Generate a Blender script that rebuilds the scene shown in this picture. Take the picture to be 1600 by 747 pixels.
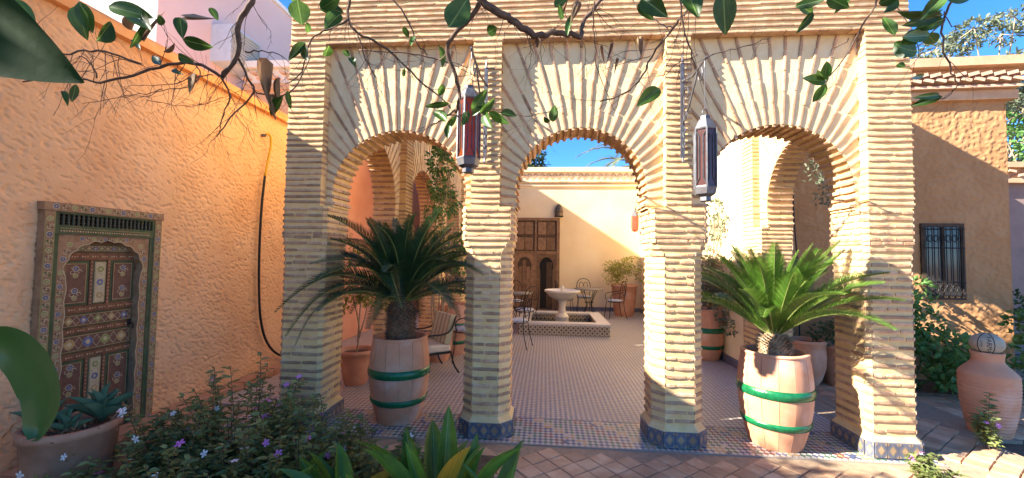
import bpy, math, random
import numpy as np
from mathutils import Matrix, Vector, noise
random.seed(11); RNG = np.random.default_rng(11)
for o in list(bpy.data.objects): bpy.data.objects.remove(o)
SC = bpy.context.scene
COL = SC.collection
R = math.radians
# ------------------------------------------------------------------ camera
cam = bpy.data.objects.new('camera', bpy.data.cameras.new('camera'))
cam.data.sensor_width = 36; cam.data.lens = 14.4; cam.data.clip_start = .02; cam.data.clip_end = 3000
cam.matrix_world = Matrix(((0.99665, -0.01166, 0.08089, 0), (0.08031, -0.04417, -0.99579, 0), (0.01519, 0.99896, -0.04308, 1.6), (0, 0, 0, 1)))
COL.objects.link(cam); SC.camera = cam
# ------------------------------------------------------------------ sky, sun, exposure
LDIR = Vector((1, .31, -.65)).normalized()          # the way the light travels
W = bpy.data.worlds.new('World'); SC.world = W; W.use_nodes = True
wn = W.node_tree; bg = wn.nodes['Background']
sk = wn.nodes.new('ShaderNodeTexSky'); sk.sky_type = 'NISHITA'; sk.sun_disc = False
sk.sun_elevation = math.asin(-LDIR.z); sk.sun_rotation = math.atan2(-LDIR.x, -LDIR.y)
sk.air_density = .65; sk.dust_density = .05; sk.ozone_density = 6; sk.altitude = 400
hs_ = wn.nodes.new('ShaderNodeHueSaturation'); hs_.inputs['Saturation'].default_value = 1.15; wn.links.new(sk.outputs[0], hs_.inputs['Color']); wn.links.new(hs_.outputs[0], bg.inputs[0]); bg.inputs[1].default_value = .10
sun = bpy.data.objects.new('sun', bpy.data.lights.new('sun', 'SUN'))
sun.data.energy = 5; sun.data.angle = R(.5); sun.data.color = (1, .92, .80)
sun.rotation_euler = LDIR.to_track_quat('-Z', 'Y').to_euler(); sun.location = (-8, -3, 9); COL.objects.link(sun)
SC.view_settings.view_transform = 'Standard'; SC.view_settings.look = 'None'
SC.view_settings.exposure = 2.15; SC.view_settings.gamma = 1
SC.render.engine = 'CYCLES'
SC.cycles.max_bounces = 8; SC.cycles.diffuse_bounces = 5; SC.cycles.transparent_max_bounces = 8
# ------------------------------------------------------------------ helpers
def link(o, parent=None):
    COL.objects.link(o)
    if parent is not None: o.parent = parent
    return o
def thing(name, label, cat, loc=(0, 0, 0), rz=0, group=None):
    o = bpy.data.objects.new(name, None); o.empty_display_size = .1
    o.location = loc; o.rotation_euler = (0, 0, rz); COL.objects.link(o)
    return tag(o, label, cat, group)
def tag(o, label, cat, group=None):
    o['label'] = label; o['category'] = cat
    if group: o['group'] = group
    return o
def kind(o, k): o['kind'] = k; return o
class MB:
    def __init__(s): s.v = []; s.f = []; s.m = []
    def add(s, vs, fs, mi=0, M=None):
        b = len(s.v)
        s.v.extend([tuple(M @ Vector(p)) for p in vs] if M is not None else [tuple(p) for p in vs])
        for q in fs: s.f.append(tuple(i + b for i in q)); s.m.append(mi)
        return s
    def box(s, c, d, mi=0, M=None):
        x, y, z = d[0] / 2, d[1] / 2, d[2] / 2
        vs = [(c[0] + i * x, c[1] + j * y, c[2] + k * z) for i in (-1, 1) for j in (-1, 1) for k in (-1, 1)]
        return s.add(vs, [(0, 1, 3, 2), (4, 6, 7, 5), (0, 4, 5, 1), (2, 3, 7, 6), (0, 2, 6, 4), (1, 5, 7, 3)], mi, M)
    def bx(s, a, b, mi=0, M=None):
        return s.box([(p + q) / 2 for p, q in zip(a, b)], [abs(q - p) for p, q in zip(a, b)], mi, M)
    def tube(s, pts, r0, r1=None, n=6, mi=0, M=None, rad=None):
        pts = [Vector(p) for p in pts]; k = len(pts); r1 = r0 if r1 is None else r1
        vs = []; fs = []; ref = None
        for i, p in enumerate(pts):
            t = (pts[min(i + 1, k - 1)] - pts[max(i - 1, 0)])
            if t.length < 1e-9: t = Vector((0, 0, 1))
            t.normalize()
            if ref is None: ref = Vector((0, 0, 1)) if abs(t.z) < .9 else Vector((1, 0, 0))
            a = t.cross(ref)
            if a.length < 1e-6: a = t.orthogonal()
            a.normalize(); b = t.cross(a); ref = -b if False else a.cross(t)
            r = rad[i] if rad else r0 + (r1 - r0) * i / max(1, k - 1)
            for j in range(n):
                g = 2 * math.pi * j / n
                vs.append(p + a * (r * math.cos(g)) + b * (r * math.sin(g)))
        for i in range(k - 1):
            for j in range(n):
                fs.append((i * n + j, i * n + (j + 1) % n, (i + 1) * n + (j + 1) % n, (i + 1) * n + j))
        fs.append(tuple(range(n - 1, -1, -1))); fs.append(tuple((k - 1) * n + j for j in range(n)))
        return s.add(vs, fs, mi, M)
    def lathe(s, prof, n=32, c=(0, 0, 0), mi=0, M=None, a0=0, a1=2 * math.pi, cap=True):
        vs = []; fs = []; full = abs(a1 - a0 - 2 * math.pi) < 1e-6; m = n if full else n + 1
        for r, z in prof:
            for j in range(m):
                g = a0 + (a1 - a0) * j / n
                vs.append((c[0] + r * math.cos(g), c[1] + r * math.sin(g), c[2] + z))
        for i in range(len(prof) - 1):
            for j in range(n):
                j2 = (j + 1) % m
                fs.append((i * m + j, i * m + j2, (i + 1) * m + j2, (i + 1) * m + j))
        if cap and full:
            if prof[0][0] > 1e-4: fs.append(tuple(range(m - 1, -1, -1)))
            if prof[-1][0] > 1e-4: fs.append(tuple((len(prof) - 1) * m + j for j in range(m)))
        return s.add(vs, fs, mi, M)
    def prism(s, poly, z0, z1, mi=0, M=None, top=None):
        n = len(poly); tp = top or poly
        vs = [(p[0], p[1], z0) for p in poly] + [(p[0], p[1], z1) for p in tp]
        fs = [(j, (j + 1) % n, n + (j + 1) % n, n + j) for j in range(n)] + [tuple(range(n - 1, -1, -1)), tuple(range(n, 2 * n))]
        return s.add(vs, fs, mi, M)
    def mesh(s, name, mats, smooth=False):
        me = bpy.data.meshes.new(name); me.from_pydata(s.v, [], s.f)
        if not isinstance(mats, (list, tuple)): mats = [mats]
        for m in mats: me.materials.append(m)
        if len(mats) > 1: me.polygons.foreach_set('material_index', s.m)
        if smooth: me.polygons.foreach_set('use_smooth', [True] * len(s.f))
        me.update(); return me
    def build(s, name, mats, parent=None, smooth=False):
        return link(bpy.data.objects.new(name, s.mesh(name, mats, smooth)), parent)
def auto(o, ang=40):
    me = o.data; me.polygons.foreach_set('use_smooth', [True] * len(me.polygons)); me.set_sharp_from_angle(angle=R(ang)); return o
def inst(name, me, parent, M):
    o = bpy.data.objects.new(name, me); COL.objects.link(o); o.parent = parent; o.matrix_local = M; return o
def dup(root, loc, rz, label=None, scale=None):
    r = root.copy(); COL.objects.link(r); r.location = loc; r.rotation_euler = (0, 0, rz)
    if scale: r.scale = (scale,) * 3
    if label: r['label'] = label
    for ch in list(root.children):
        c = ch.copy(); COL.objects.link(c); c.parent = r
        for g in list(ch.children):
            d = g.copy(); COL.objects.link(d); d.parent = c
    return r
# ------------------------------------------------------------------ materials
def srgb(r, g, b):
    return tuple(((c / 255) / 12.92 if c / 255 <= .04045 else ((c / 255 + .055) / 1.055) ** 2.4) for c in (r, g, b)) + (1,)
def N(nt, t, **k):
    n = nt.nodes.new(t)
    for a, b in k.items(): setattr(n, a, b)
    return n
def pmat(name, c1, c2=None, scale=6, rough=.8, bump=0, bscale=60, bdist=.004, detail=6, spec=.3, metal=0, isl=0, objr=0, dirt=None, dscale=1.5, contrast=(.35, .65)):
    m = bpy.data.materials.new(name); m.use_nodes = True; nt = m.node_tree; P = nt.nodes['Principled BSDF']
    P.inputs['Roughness'].default_value = rough; P.inputs['Specular IOR Level'].default_value = spec; P.inputs['Metallic'].default_value = metal
    geo = N(nt, 'ShaderNodeNewGeometry'); L = nt.links.new
    c1 = tuple(c1) if len(c1) == 4 else tuple(c1) + (1,)
    c2 = c1 if c2 is None else (tuple(c2) if len(c2) == 4 else tuple(c2) + (1,))
    nz = N(nt, 'ShaderNodeTexNoise'); nz.inputs['Scale'].default_value = scale; nz.inputs['Detail'].default_value = detail; nz.inputs['Roughness'].default_value = .62
    L(geo.outputs['Position'], nz.inputs['Vector'])
    mr = N(nt, 'ShaderNodeMapRange'); mr.inputs[1].default_value = contrast[0]; mr.inputs[2].default_value = contrast[1]
    L(nz.outputs['Fac'], mr.inputs[0])
    mx = N(nt, 'ShaderNodeMix', data_type='RGBA'); mx.inputs[6].default_value = c1; mx.inputs[7].default_value = c2
    L(mr.outputs[0], mx.inputs[0]); out = mx.outputs[2]
    if dirt:
        n2 = N(nt, 'ShaderNodeTexNoise'); n2.inputs['Scale'].default_value = dscale; n2.inputs['Detail'].default_value = 8
        L(geo.outputs['Position'], n2.inputs['Vector'])
        r2 = N(nt, 'ShaderNodeMapRange'); r2.inputs[1].default_value = .52; r2.inputs[2].default_value = .75; r2.inputs[4].default_value = .7
        L(n2.outputs['Fac'], r2.inputs[0])
        m2 = N(nt, 'ShaderNodeMix', data_type='RGBA'); m2.inputs[7].default_value = tuple(dirt) if len(dirt) == 4 else tuple(dirt) + (1,)
        L(r2.outputs[0], m2.inputs[0]); L(out, m2.inputs[6]); out = m2.outputs[2]
    if isl or objr:
        hs = N(nt, 'ShaderNodeHueSaturation')
        src = geo.outputs['Random Per Island'] if isl else N(nt, 'ShaderNodeObjectInfo').outputs['Random']
        a = isl or objr
        mv = N(nt, 'ShaderNodeMapRange'); mv.inputs[3].default_value = 1 - a; mv.inputs[4].default_value = 1 + a
        L(src, mv.inputs[0]); L(mv.outputs[0], hs.inputs['Value']); L(out, hs.inputs['Color']); out = hs.outputs[0]
    L(out, P.inputs['Base Color'])
    if bump:
        nb = N(nt, 'ShaderNodeTexNoise'); nb.inputs['Scale'].default_value = bscale; nb.inputs['Detail'].default_value = 5
        L(geo.outputs['Position'], nb.inputs['Vector'])
        bp = N(nt, 'ShaderNodeBump'); bp.inputs['Strength'].default_value = bump; bp.inputs['Distance'].default_value = bdist
        L(nb.outputs['Fac'], bp.inputs['Height']); L(bp.outputs[0], P.inputs['Normal'])
    return m
def leafmat(name, c1, c2, rough=.45, trans=.3, isl=.25, scale=4, objr=0, tcol=None, vein=False, spec=.4):
    m = pmat(name, c1, c2, scale=scale, rough=rough, spec=spec, isl=0 if objr else isl, objr=objr, bump=.15, bscale=40)
    nt = m.node_tree; P = nt.nodes['Principled BSDF']; out = nt.nodes['Material Output']
    if vein:   # fine lengthwise veins and a pale midrib, in the leaf's own coordinates
        L = nt.links.new; src = P.inputs['Base Color'].links[0].from_socket; tc = N(nt, 'ShaderNodeTexCoord'); mp = N(nt, 'ShaderNodeMapping'); mp.inputs['Scale'].default_value = (1.6, 34, 1); L(tc.outputs['Object'], mp.inputs[0])
        nz = N(nt, 'ShaderNodeTexNoise'); nz.inputs['Scale'].default_value = 1; nz.inputs['Detail'].default_value = 4; L(mp.outputs[0], nz.inputs[0])
        rg = N(nt, 'ShaderNodeMapRange'); rg.inputs[1].default_value = .3; rg.inputs[2].default_value = .7; rg.inputs[3].default_value = .62; rg.inputs[4].default_value = 1.3; L(nz.outputs['Fac'], rg.inputs[0])
        hv_ = N(nt, 'ShaderNodeHueSaturation'); L(src, hv_.inputs['Color']); L(rg.outputs[0], hv_.inputs['Value'])
        sx = N(nt, 'ShaderNodeSeparateXYZ'); L(tc.outputs['Object'], sx.inputs[0]); ab = N(nt, 'ShaderNodeMath', operation='ABSOLUTE'); L(sx.outputs[1], ab.inputs[0])
        r2 = N(nt, 'ShaderNodeMapRange'); r2.inputs[1].default_value = .012; r2.inputs[2].default_value = .035; r2.inputs[3].default_value = .6; r2.inputs[4].default_value = 0; L(ab.outputs[0], r2.inputs[0])
        mm = N(nt, 'ShaderNodeMix', data_type='RGBA'); mm.inputs[7].default_value = (.22, .33, .09, 1); L(r2.outputs[0], mm.inputs[0]); L(hv_.outputs[0], mm.inputs[6]); L(mm.outputs[2], P.inputs['Base Color'])
    tr = N(nt, 'ShaderNodeBsdfTranslucent'); mx = N(nt, 'ShaderNodeMixShader'); mx.inputs[0].default_value = trans
    if tcol: tr.inputs[0].default_value = tuple(tcol) + (1,)
    else:
        hs = N(nt, 'ShaderNodeHueSaturation'); hs.inputs['Value'].default_value = 1.8; hs.inputs['Hue'].default_value = .48
        nt.links.new(P.inputs['Base Color'].links[0].from_socket, hs.inputs['Color']); nt.links.new(hs.outputs[0], tr.inputs[0])
    nt.links.new(P.outputs[0], mx.inputs[1]); nt.links.new(tr.outputs[0], mx.inputs[2]); nt.links.new(mx.outputs[0], out.inputs[0])
    return m
def tilemat(name, cell, cols, grout, gw=.12, rot=45, rough=.25, axes='XY', zig=None):
    """small glazed tiles: a grid of cells, each with a colour picked at random from cols"""
    m = bpy.data.materials.new(name); m.use_nodes = True; nt = m.node_tree; P = nt.nodes['Principled BSDF']; L = nt.links.new
    P.inputs['Roughness'].default_value = rough
    tc = N(nt, 'ShaderNodeTexCoord'); mp = N(nt, 'ShaderNodeMapping'); mp.inputs['Rotation'].default_value = (0, 0, R(rot)); mp.inputs['Scale'].default_value = (1 / cell,) * 3
    if axes == 'XZ':
        sp = N(nt, 'ShaderNodeSeparateXYZ'); cb = N(nt, 'ShaderNodeCombineXYZ'); L(tc.outputs['Object'], sp.inputs[0])
        L(sp.outputs[0], cb.inputs[0]); L(sp.outputs[2], cb.inputs[1]); L(cb.outputs[0], mp.inputs['Vector'])
    elif axes == 'YZ':
        sp = N(nt, 'ShaderNodeSeparateXYZ'); cb = N(nt, 'ShaderNodeCombineXYZ'); L(tc.outputs['Object'], sp.inputs[0])
        L(sp.outputs[1], cb.inputs[0]); L(sp.outputs[2], cb.inputs[1]); L(cb.outputs[0], mp.inputs['Vector'])
    else: L(tc.outputs['Object'], mp.inputs['Vector'])
    fl = N(nt, 'ShaderNodeVectorMath', operation='FLOOR'); fr = N(nt, 'ShaderNodeVectorMath', operation='FRACTION')
    L(mp.outputs[0], fl.inputs[0]); L(mp.outputs[0], fr.inputs[0])
    wn_ = N(nt, 'ShaderNodeTexWhiteNoise', noise_dimensions='2D'); L(fl.outputs[0], wn_.inputs['Vector'])
    ck = N(nt, 'ShaderNodeTexChecker'); ck.inputs['Scale'].default_value = 1; L(mp.outputs[0], ck.inputs['Vector'])
    def ramp(cs):
        rp = N(nt, 'ShaderNodeValToRGB'); rp.color_ramp.interpolation = 'CONSTANT'; e = rp.color_ramp.elements
        while len(e) < len(cs): e.new(.5)
        for i, c in enumerate(cs): e[i].position = i / len(cs); e[i].color = tuple(c[:3]) + (1,)
        L(wn_.outputs['Value'], rp.inputs[0]); return rp
    a, b = ramp(cols[0]), ramp(cols[1])
    mx = N(nt, 'ShaderNodeMix', data_type='RGBA'); L(ck.outputs['Fac'], mx.inputs[0]); L(a.outputs[0], mx.inputs[6]); L(b.outputs[0], mx.inputs[7])
    # grout mask
    sx = N(nt, 'ShaderNodeSeparateXYZ'); L(fr.outputs[0], sx.inputs[0])
    def edge(o):
        s_ = N(nt, 'ShaderNodeMath', operation='SUBTRACT'); s_.inputs[1].default_value = .5; L(o, s_.inputs[0])
        ab = N(nt, 'ShaderNodeMath', operation='ABSOLUTE'); L(s_.outputs[0], ab.inputs[0])
        g = N(nt, 'ShaderNodeMath', operation='GREATER_THAN'); g.inputs[1].default_value = .5 - gw / 2; L(ab.outputs[0], g.inputs[0]); return g
    g1, g2 = edge(sx.outputs[0]), edge(sx.outputs[1])
    mm = N(nt, 'ShaderNodeMath', operation='MAXIMUM'); L(g1.outputs[0], mm.inputs[0]); L(g2.outputs[0], mm.inputs[1])
    m3 = N(nt, 'ShaderNodeMix', data_type='RGBA'); m3.inputs[7].default_value = tuple(grout[:3]) + (1,)
    L(mm.outputs[0], m3.inputs[0]); L(mx.outputs[2], m3.inputs[6])
    # dust
    nz = N(nt, 'ShaderNodeTexNoise'); nz.inputs['Scale'].default_value = 1.3; nz.inputs['Detail'].default_value = 7; L(tc.outputs['Object'], nz.inputs['Vector'])
    mr = N(nt, 'ShaderNodeMapRange'); mr.inputs[1].default_value = .4; mr.inputs[2].default_value = .8; mr.inputs[4].default_value = .55; L(nz.outputs['Fac'], mr.inputs[0])
    m4 = N(nt, 'ShaderNodeMix', data_type='RGBA'); m4.inputs[7].default_value = (.44, .36, .28, 1); L(mr.outputs[0], m4.inputs[0]); L(m3.outputs[2], m4.inputs[6])
    L(m4.outputs[2], P.inputs['Base Color'])
    rr = N(nt, 'ShaderNodeMapRange'); rr.inputs[3].default_value = rough; rr.inputs[4].default_value = rough + .35; L(nz.outputs['Fac'], rr.inputs[0]); L(rr.outputs[0], P.inputs['Roughness'])
    # uneven setting of the tiles
    bp = N(nt, 'ShaderNodeBump'); bp.inputs['Strength'].default_value = .25; bp.inputs['Distance'].default_value = .002
    ad = N(nt, 'ShaderNodeMath', operation='SUBTRACT'); L(wn_.outputs['Value'], ad.inputs[0]); L(mm.outputs[0], ad.inputs[1]); L(ad.outputs[0], bp.inputs['Height']); L(bp.outputs[0], P.inputs['Normal'])
    return m
T = {}
T['mortar'] = pmat('mortar', (.74, .49, .20), (.82, .60, .30), scale=9, rough=.9, bump=.5, bscale=45, bdist=.006, dirt=(.58, .40, .22))
T['panel'] = pmat('panel_plaster', (.75, .555, .285), (.82, .645, .375), scale=7, rough=.9, bump=.5, bscale=38, bdist=.006)
T['brick'] = pmat('thin_brick', (.42, .235, .13), (.60, .395, .235), scale=14, rough=.9, bump=.6, bscale=70, bdist=.005, objr=.3, dirt=(.58, .40, .25), dscale=5)
T['brick_i'] = pmat('thin_brick_rows', (.42, .235, .13), (.60, .395, .235), scale=14, rough=.9, bump=.6, bscale=70, bdist=.005, isl=.3, dirt=(.58, .40, .25), dscale=5)
T['orange'] = pmat('orange_stucco', (.72, .41, .205), (.78, .475, .26), scale=2.2, rough=.92, bump=.6, bscale=75, bdist=.008, dirt=(.66, .32, .15), dscale=1.2)
T['orange2'] = pmat('orange_coping', (.70, .30, .10), (.80, .42, .18), scale=5, rough=.9, bump=.3)
T['salmon'] = pmat('shade_tinted_stucco', (.70, .32, .21), (.76, .38, .26), scale=2, rough=.92, bump=.5, bscale=60)  # pink of the shade put into the continued orange wall's colour
T['brown'] = pmat('brown_stucco', (.41, .205, .085), (.47, .25, .11), scale=1.8, rough=.95, bump=.35, bscale=70, dirt=(.50, .29, .14), dscale=4)
T['brown2'] = pmat('brown_coping', (.52, .31, .17), (.62, .40, .24), scale=5, rough=.9, bump=.3)
T['clay'] = pmat('roof_clay', (.58, .36, .23), (.68, .46, .31), scale=9, rough=.85, bump=.4, isl=.15)
T['cream'] = pmat('cream_plaster', (.80, .60, .33), (.86, .68, .42), scale=1.2, rough=.85, bump=.2, bscale=20, dirt=(.74, .52, .27), dscale=.8)
T['pink'] = pmat('pink_render', (.66, .47, .42), (.70, .52, .47), scale=.8, rough=.9, bump=.2)
T['white'] = pmat('white_render', (.78, .74, .66), (.82, .79, .72), scale=1, rough=.85)
T['soil'] = pmat('soil', (.10, .065, .04), (.17, .11, .07), scale=12, rough=.95, bump=.8, bscale=50, bdist=.02)
T['ground'] = pmat('earth', (.30, .20, .13), (.38, .27, .18), scale=3, rough=.95, bump=.5)
T['terra'] = pmat('terracotta', (.62, .28, .15), (.69, .34, .19), scale=5, rough=.75, bump=.15, bscale=120, dirt=(.74, .52, .40), dscale=4)
T['terra_d'] = pmat('weathered_terracotta', (.40, .19, .11), (.52, .28, .17), scale=7, rough=.9, bump=.3, dirt=(.34, .24, .16), dscale=4)
T['glaze'] = pmat('green_glaze', (.006, .10, .035), (.01, .16, .055), scale=30, rough=.22, spec=.5, bump=.5, bscale=140, bdist=.004)
T['iron'] = pmat('black_iron', (.018, .016, .015), (.03, .027, .025), scale=30, rough=.5, metal=.3, spec=.4)
T['iron_l'] = pmat('grey_iron', (.10, .10, .11), (.17, .17, .18), scale=25, rough=.5, metal=.5, dirt=(.16, .10, .07), dscale=9)
T['bark'] = pmat('grey_bark', (.085, .052, .036), (.15, .10, .07), scale=30, rough=.9, bump=.7, bscale=90, bdist=.004)
T['bark_l'] = pmat('pale_bark', (.36, .25, .15), (.46, .34, .22), scale=20, rough=.9, bump=.5)
T['twig'] = pmat('twig', (.12, .07, .05), (.20, .125, .09), scale=12, rough=.9)
T['wood'] = pmat('old_wood', (.17, .09, .045), (.27, .155, .085), scale=9, rough=.8, bump=.5, bscale=50, objr=.3)
T['wood_d'] = pmat('dark_wood', (.06, .035, .02), (.10, .06, .035), scale=9, rough=.8, bump=.4)
T['marble'] = pmat('pale_marble', (.68, .60, .50), (.76, .69, .58), scale=3, rough=.4)
T['cush'] = pmat('blue_white_cushion', (.32, .36, .46), (.62, .62, .62), scale=26, rough=.9, contrast=(.46, .54))
T['cush_c'] = pmat('cream_cushion', (.62, .55, .40), (.70, .63, .47), scale=3, rough=.95)
T['cush_g'] = pmat('olive_stripe', (.42, .38, .22), (.48, .43, .26), scale=3, rough=.95)
T['lemon'] = leafmat('citrus_leaf', (.028, .075, .012), (.055, .13, .022), rough=.38, trans=.35, objr=.35, scale=20, vein=True)
T['lemon_s'] = leafmat('citrus_foliage', (.028, .075, .012), (.055, .13, .022), rough=.35, trans=.3)
T['dry'] = leafmat('dry_leaf', (.20, .12, .06), (.32, .22, .12), rough=.8, trans=.2, objr=.3)
T['cycad'] = leafmat('sunlit_cycad_leaf', (.055, .13, .014), (.10, .20, .028), rough=.3, trans=.25, scale=7, isl=.2)  # brighter green carries the sunlight on the right palm's fronds
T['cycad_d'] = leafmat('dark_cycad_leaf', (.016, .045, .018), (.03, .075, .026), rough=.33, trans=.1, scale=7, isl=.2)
T['ginger'] = leafmat('broad_leaf', (.07, .18, .025), (.11, .26, .04), rough=.42, trans=.28, objr=.3, scale=9, vein=True)
T['ginger_y'] = leafmat('yellowing_leaf', (.55, .36, .03), (.35, .30, .04), rough=.5, trans=.25, objr=.15, scale=9, vein=True)
T['vinca'] = leafmat('periwinkle_leaf', (.125, .165, .05), (.21, .25, .085), rough=.45, trans=.25, isl=.35)
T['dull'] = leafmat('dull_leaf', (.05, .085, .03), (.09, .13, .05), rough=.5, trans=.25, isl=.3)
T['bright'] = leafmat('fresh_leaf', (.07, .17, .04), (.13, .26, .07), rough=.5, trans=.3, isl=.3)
T['yell'] = leafmat('yellow_green_leaf', (.20, .22, .04), (.30, .30, .06), rough=.5, trans=.35, isl=.35)
T['agave'] = leafmat('blue_green_leaf', (.06, .12, .07), (.09, .17, .10), rough=.5, trans=.1, isl=.25)
T['grey_leaf'] = leafmat('grey_green_leaf', (.12, .15, .09), (.20, .23, .14), rough=.6, trans=.25, isl=.3)
T['fl_pink'] = pmat('pink_petal', (.62, .16, .50), (.72, .26, .60), rough=.6)
T['fl_white'] = pmat('white_petal', (.80, .78, .74), (.85, .83, .80), rough=.6)
T['glass_r'] = pmat('red_glass', (.32, .045, .02), (.42, .07, .03), scale=9, rough=.15, spec=.6)
T['glass_d'] = pmat('smoked_glass', (.07, .035, .03), (.11, .055, .045), scale=9, rough=.12, spec=.6)
T['dark'] = pmat('dark_interior', (.015, .013, .012), rough=.9)
T['pane'] = pmat('window_pane', (.02, .022, .025), (.035, .036, .04), rough=.08, spec=.6)
# ================================================================== GROUND
kind(MB().add([(-400, -400, -.12), (400, -400, -.12), (400, 400, -.12), (-400, 400, -.12)], [(0, 1, 2, 3)]).build('ground', T['ground']), 'structure')
# courtyard floor of small glazed tiles
BL, WH, OC = (.10, .125, .26), (.56, .50, .42), (.40, .27, .14)
T['zellige'] = tilemat('zellige_floor', .036, [[(.17, .18, .25), (.20, .21, .28), (.27, .225, .20), (.18, .19, .26)], [(.60, .51, .40), (.55, .46, .35), (.62, .53, .42)]], (.36, .31, .27), gw=.14, rough=.3)
cf = MB(); cf.bx((-3.7, 4.15, -.1), (2.88, 12.6, .0)); courtyard = kind(cf.build('courtyard_floor', T['zellige']), 'structure')
# threshold: coloured lozenges in white ground
zc = [pmat('tile_white', (.50, .45, .40), (.58, .53, .46), rough=.35), pmat('tile_green', (.07, .16, .11), (.10, .20, .14), rough=.3), pmat('tile_red', (.22, .08, .065), (.28, .11, .085), rough=.3),
      pmat('tile_blue', (.08, .10, .19), (.12, .14, .24), rough=.3), pmat('tile_ochre', (.46, .29, .12), (.54, .36, .17), rough=.3), pmat('tile_grout', (.40, .33, .26), rough=.9)]
tb = MB(); tb.bx((-2.9, 3.58, -.1), (3.2, 4.148, -.003)); tbo = kind(tb.build('threshold', zc[5]), 'structure')
lz = MB(); c = .048; ch = .030
for i in range(-61, 67):
    for j in range(0, 20):
        x = i * c + (c / 2 if j % 2 else 0); y = 3.605 + j * ch / 1.08
        if j % 2 == 0: mi = 0
        else: mi = [1, 2, 3, 4, 1, 3][(i // 2 + (j // 4)) % 6]
        if random.random() < .05: mi = random.choice((0, 3, 4))
        k = .46; z = .0 + random.uniform(-.0008, .0008)
        lz.add([(x - c * k, y, z), (x, y - ch * k * 1.8, z), (x + c * k, y, z), (x, y + ch * k * 1.8, z)], [(0, 1, 2, 3)], mi)
kind(lz.build('lozenge_tile', zc[:5], tbo), 'stuff')
# terrace of square clay pavers laid askew
T['joint'] = pmat('sandy_joint', (.30, .21, .14), (.40, .29, .19), scale=20, rough=.95, bump=.4)
T['paver'] = pmat('clay_paver', (.45, .25, .14), (.62, .41, .25), scale=3.5, rough=.8, bump=.3, bscale=60, objr=.22, dirt=(.66, .50, .35), dscale=6)
T['paver_i'] = pmat('clay_paver_far', (.45, .25, .14), (.62, .41, .25), scale=3.5, rough=.8, bump=.3, bscale=60, isl=.22, dirt=(.66, .50, .35), dscale=6)
ter = MB(); ter.bx((-3.6, 1.2, -.11), (4.02, 3.578, -.012)); ter.bx((3.21, 3.579, -.11), (4.02, 6.2, -.0121)); ter.bx((-3.66, 3.579, -.11), (-2.91, 4.6, -.0121))
terrace = kind(ter.build('terrace', T['joint']), 'structure')
def paver_mesh(k):
    rnd = random.Random(k); mb = MB(); t = .5
    b = [(sx * (t + rnd.uniform(-.02, .012)), sy * (t + rnd.uniform(-.02, .012))) for sx, sy in ((-1, -1), (1, -1), (1, 1), (-1, 1))]
    mb.prism([(p[0], p[1]) for p in b], -.012, .006, top=[(p[0], p[1]) for p in b]); n = 4
    top = [(p[0] * .955, p[1] * .955) for p in b]
    mb = MB(); vs = [(p[0], p[1], -.02) for p in b] + [(p[0], p[1], .004) for p in b] + [(p[0], p[1], .009) for p in top]
    fs = [(i, (i + 1) % 4, 4 + (i + 1) % 4, 4 + i) for i in range(4)] + [(4 + i, 4 + (i + 1) % 4, 8 + (i + 1) % 4, 8 + i) for i in range(4)] + [(8, 9, 10, 11)]
    mb.add(vs, fs); return mb.mesh('paver', T['paver'])
PV = [paver_mesh(k) for k in range(6)]
pv = []
def inpoly(x, y):
    if y < 3.52: return -1.6 < x < 3.98 and y > 1.6
    return 3.27 < x < 3.98 and y < 6.0
s = .148; a = R(38)
for i in range(-70, 70):
    for j in range(-70, 70):
        x = (i * math.cos(a) - j * math.sin(a)) * s; y = 3 + (i * math.sin(a) + j * math.cos(a)) * s
        if inpoly(x - .09, y + .09) and inpoly(x + .09, y - .09) and inpoly(x + .09, y + .09): pv.append((x, y))
pv.sort(key=lambda p: math.hypot(p[0] - .9, p[1] - 2.9) + (4 if p[0] < -.2 else 0))
far = MB()
for k, (x, y) in enumerate(pv):
    M = Matrix.Translation((x, y, random.uniform(-.002, .002))) @ Matrix.Rotation(a + random.uniform(-.025, .025), 4, 'Z') @ Matrix.Rotation(random.uniform(-.008, .008), 4, 'X') @ Matrix.Diagonal((s * .955, s * .955, 1, 1))
    me = PV[k % 6]
    if k < 290: inst('paver', me, terrace, M)
    else: far.add([v.co for v in me.vertices], [tuple(p.vertices) for p in me.polygons], 0, M)
kind(far.build('pavers', T['paver_i'], terrace), 'stuff')
# lower path on the right, straight-laid pavers
pa = MB(); pa.bx((4.021, 4.3, -.11), (9, 5.5, -.062)); path = kind(pa.build('garden_path', T['joint']), 'structure')
for i in range(12):
    for j in range(6):
        M = Matrix.Translation((4.13 + i * .205, 4.41 + j * .205, -.05 + random.uniform(-.002, .002))) @ Matrix.Rotation(random.uniform(-.02, .02), 4, 'Z') @ Matrix.Diagonal((.196, .196, 1, 1))
        inst('paver', PV[(i * 5 + j) % 6], path, M)
# planting beds
bd = MB(); bd.bx((-3.6, .2, -.1), (-.35, 3.3, .02)); kind(bd.build('planting_bed', T['soil']), 'structure')
bd = MB(); bd.bx((4.025, 1.0, -.11), (9, 4.298, -.05)); kind(bd.build('planting_bed', T['soil']), 'structure')
bd = MB(); bd.bx((4.4, 5.52, -.11), (9.5, 6.3, .0)); kind(bd.build('planting_bed', T['soil']), 'structure')
ai = MB(); ai.bx((2.89, 4.2, -.1), (4.39, 9, -.02)); kind(ai.build('side_path', T['joint']), 'structure')
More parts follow.
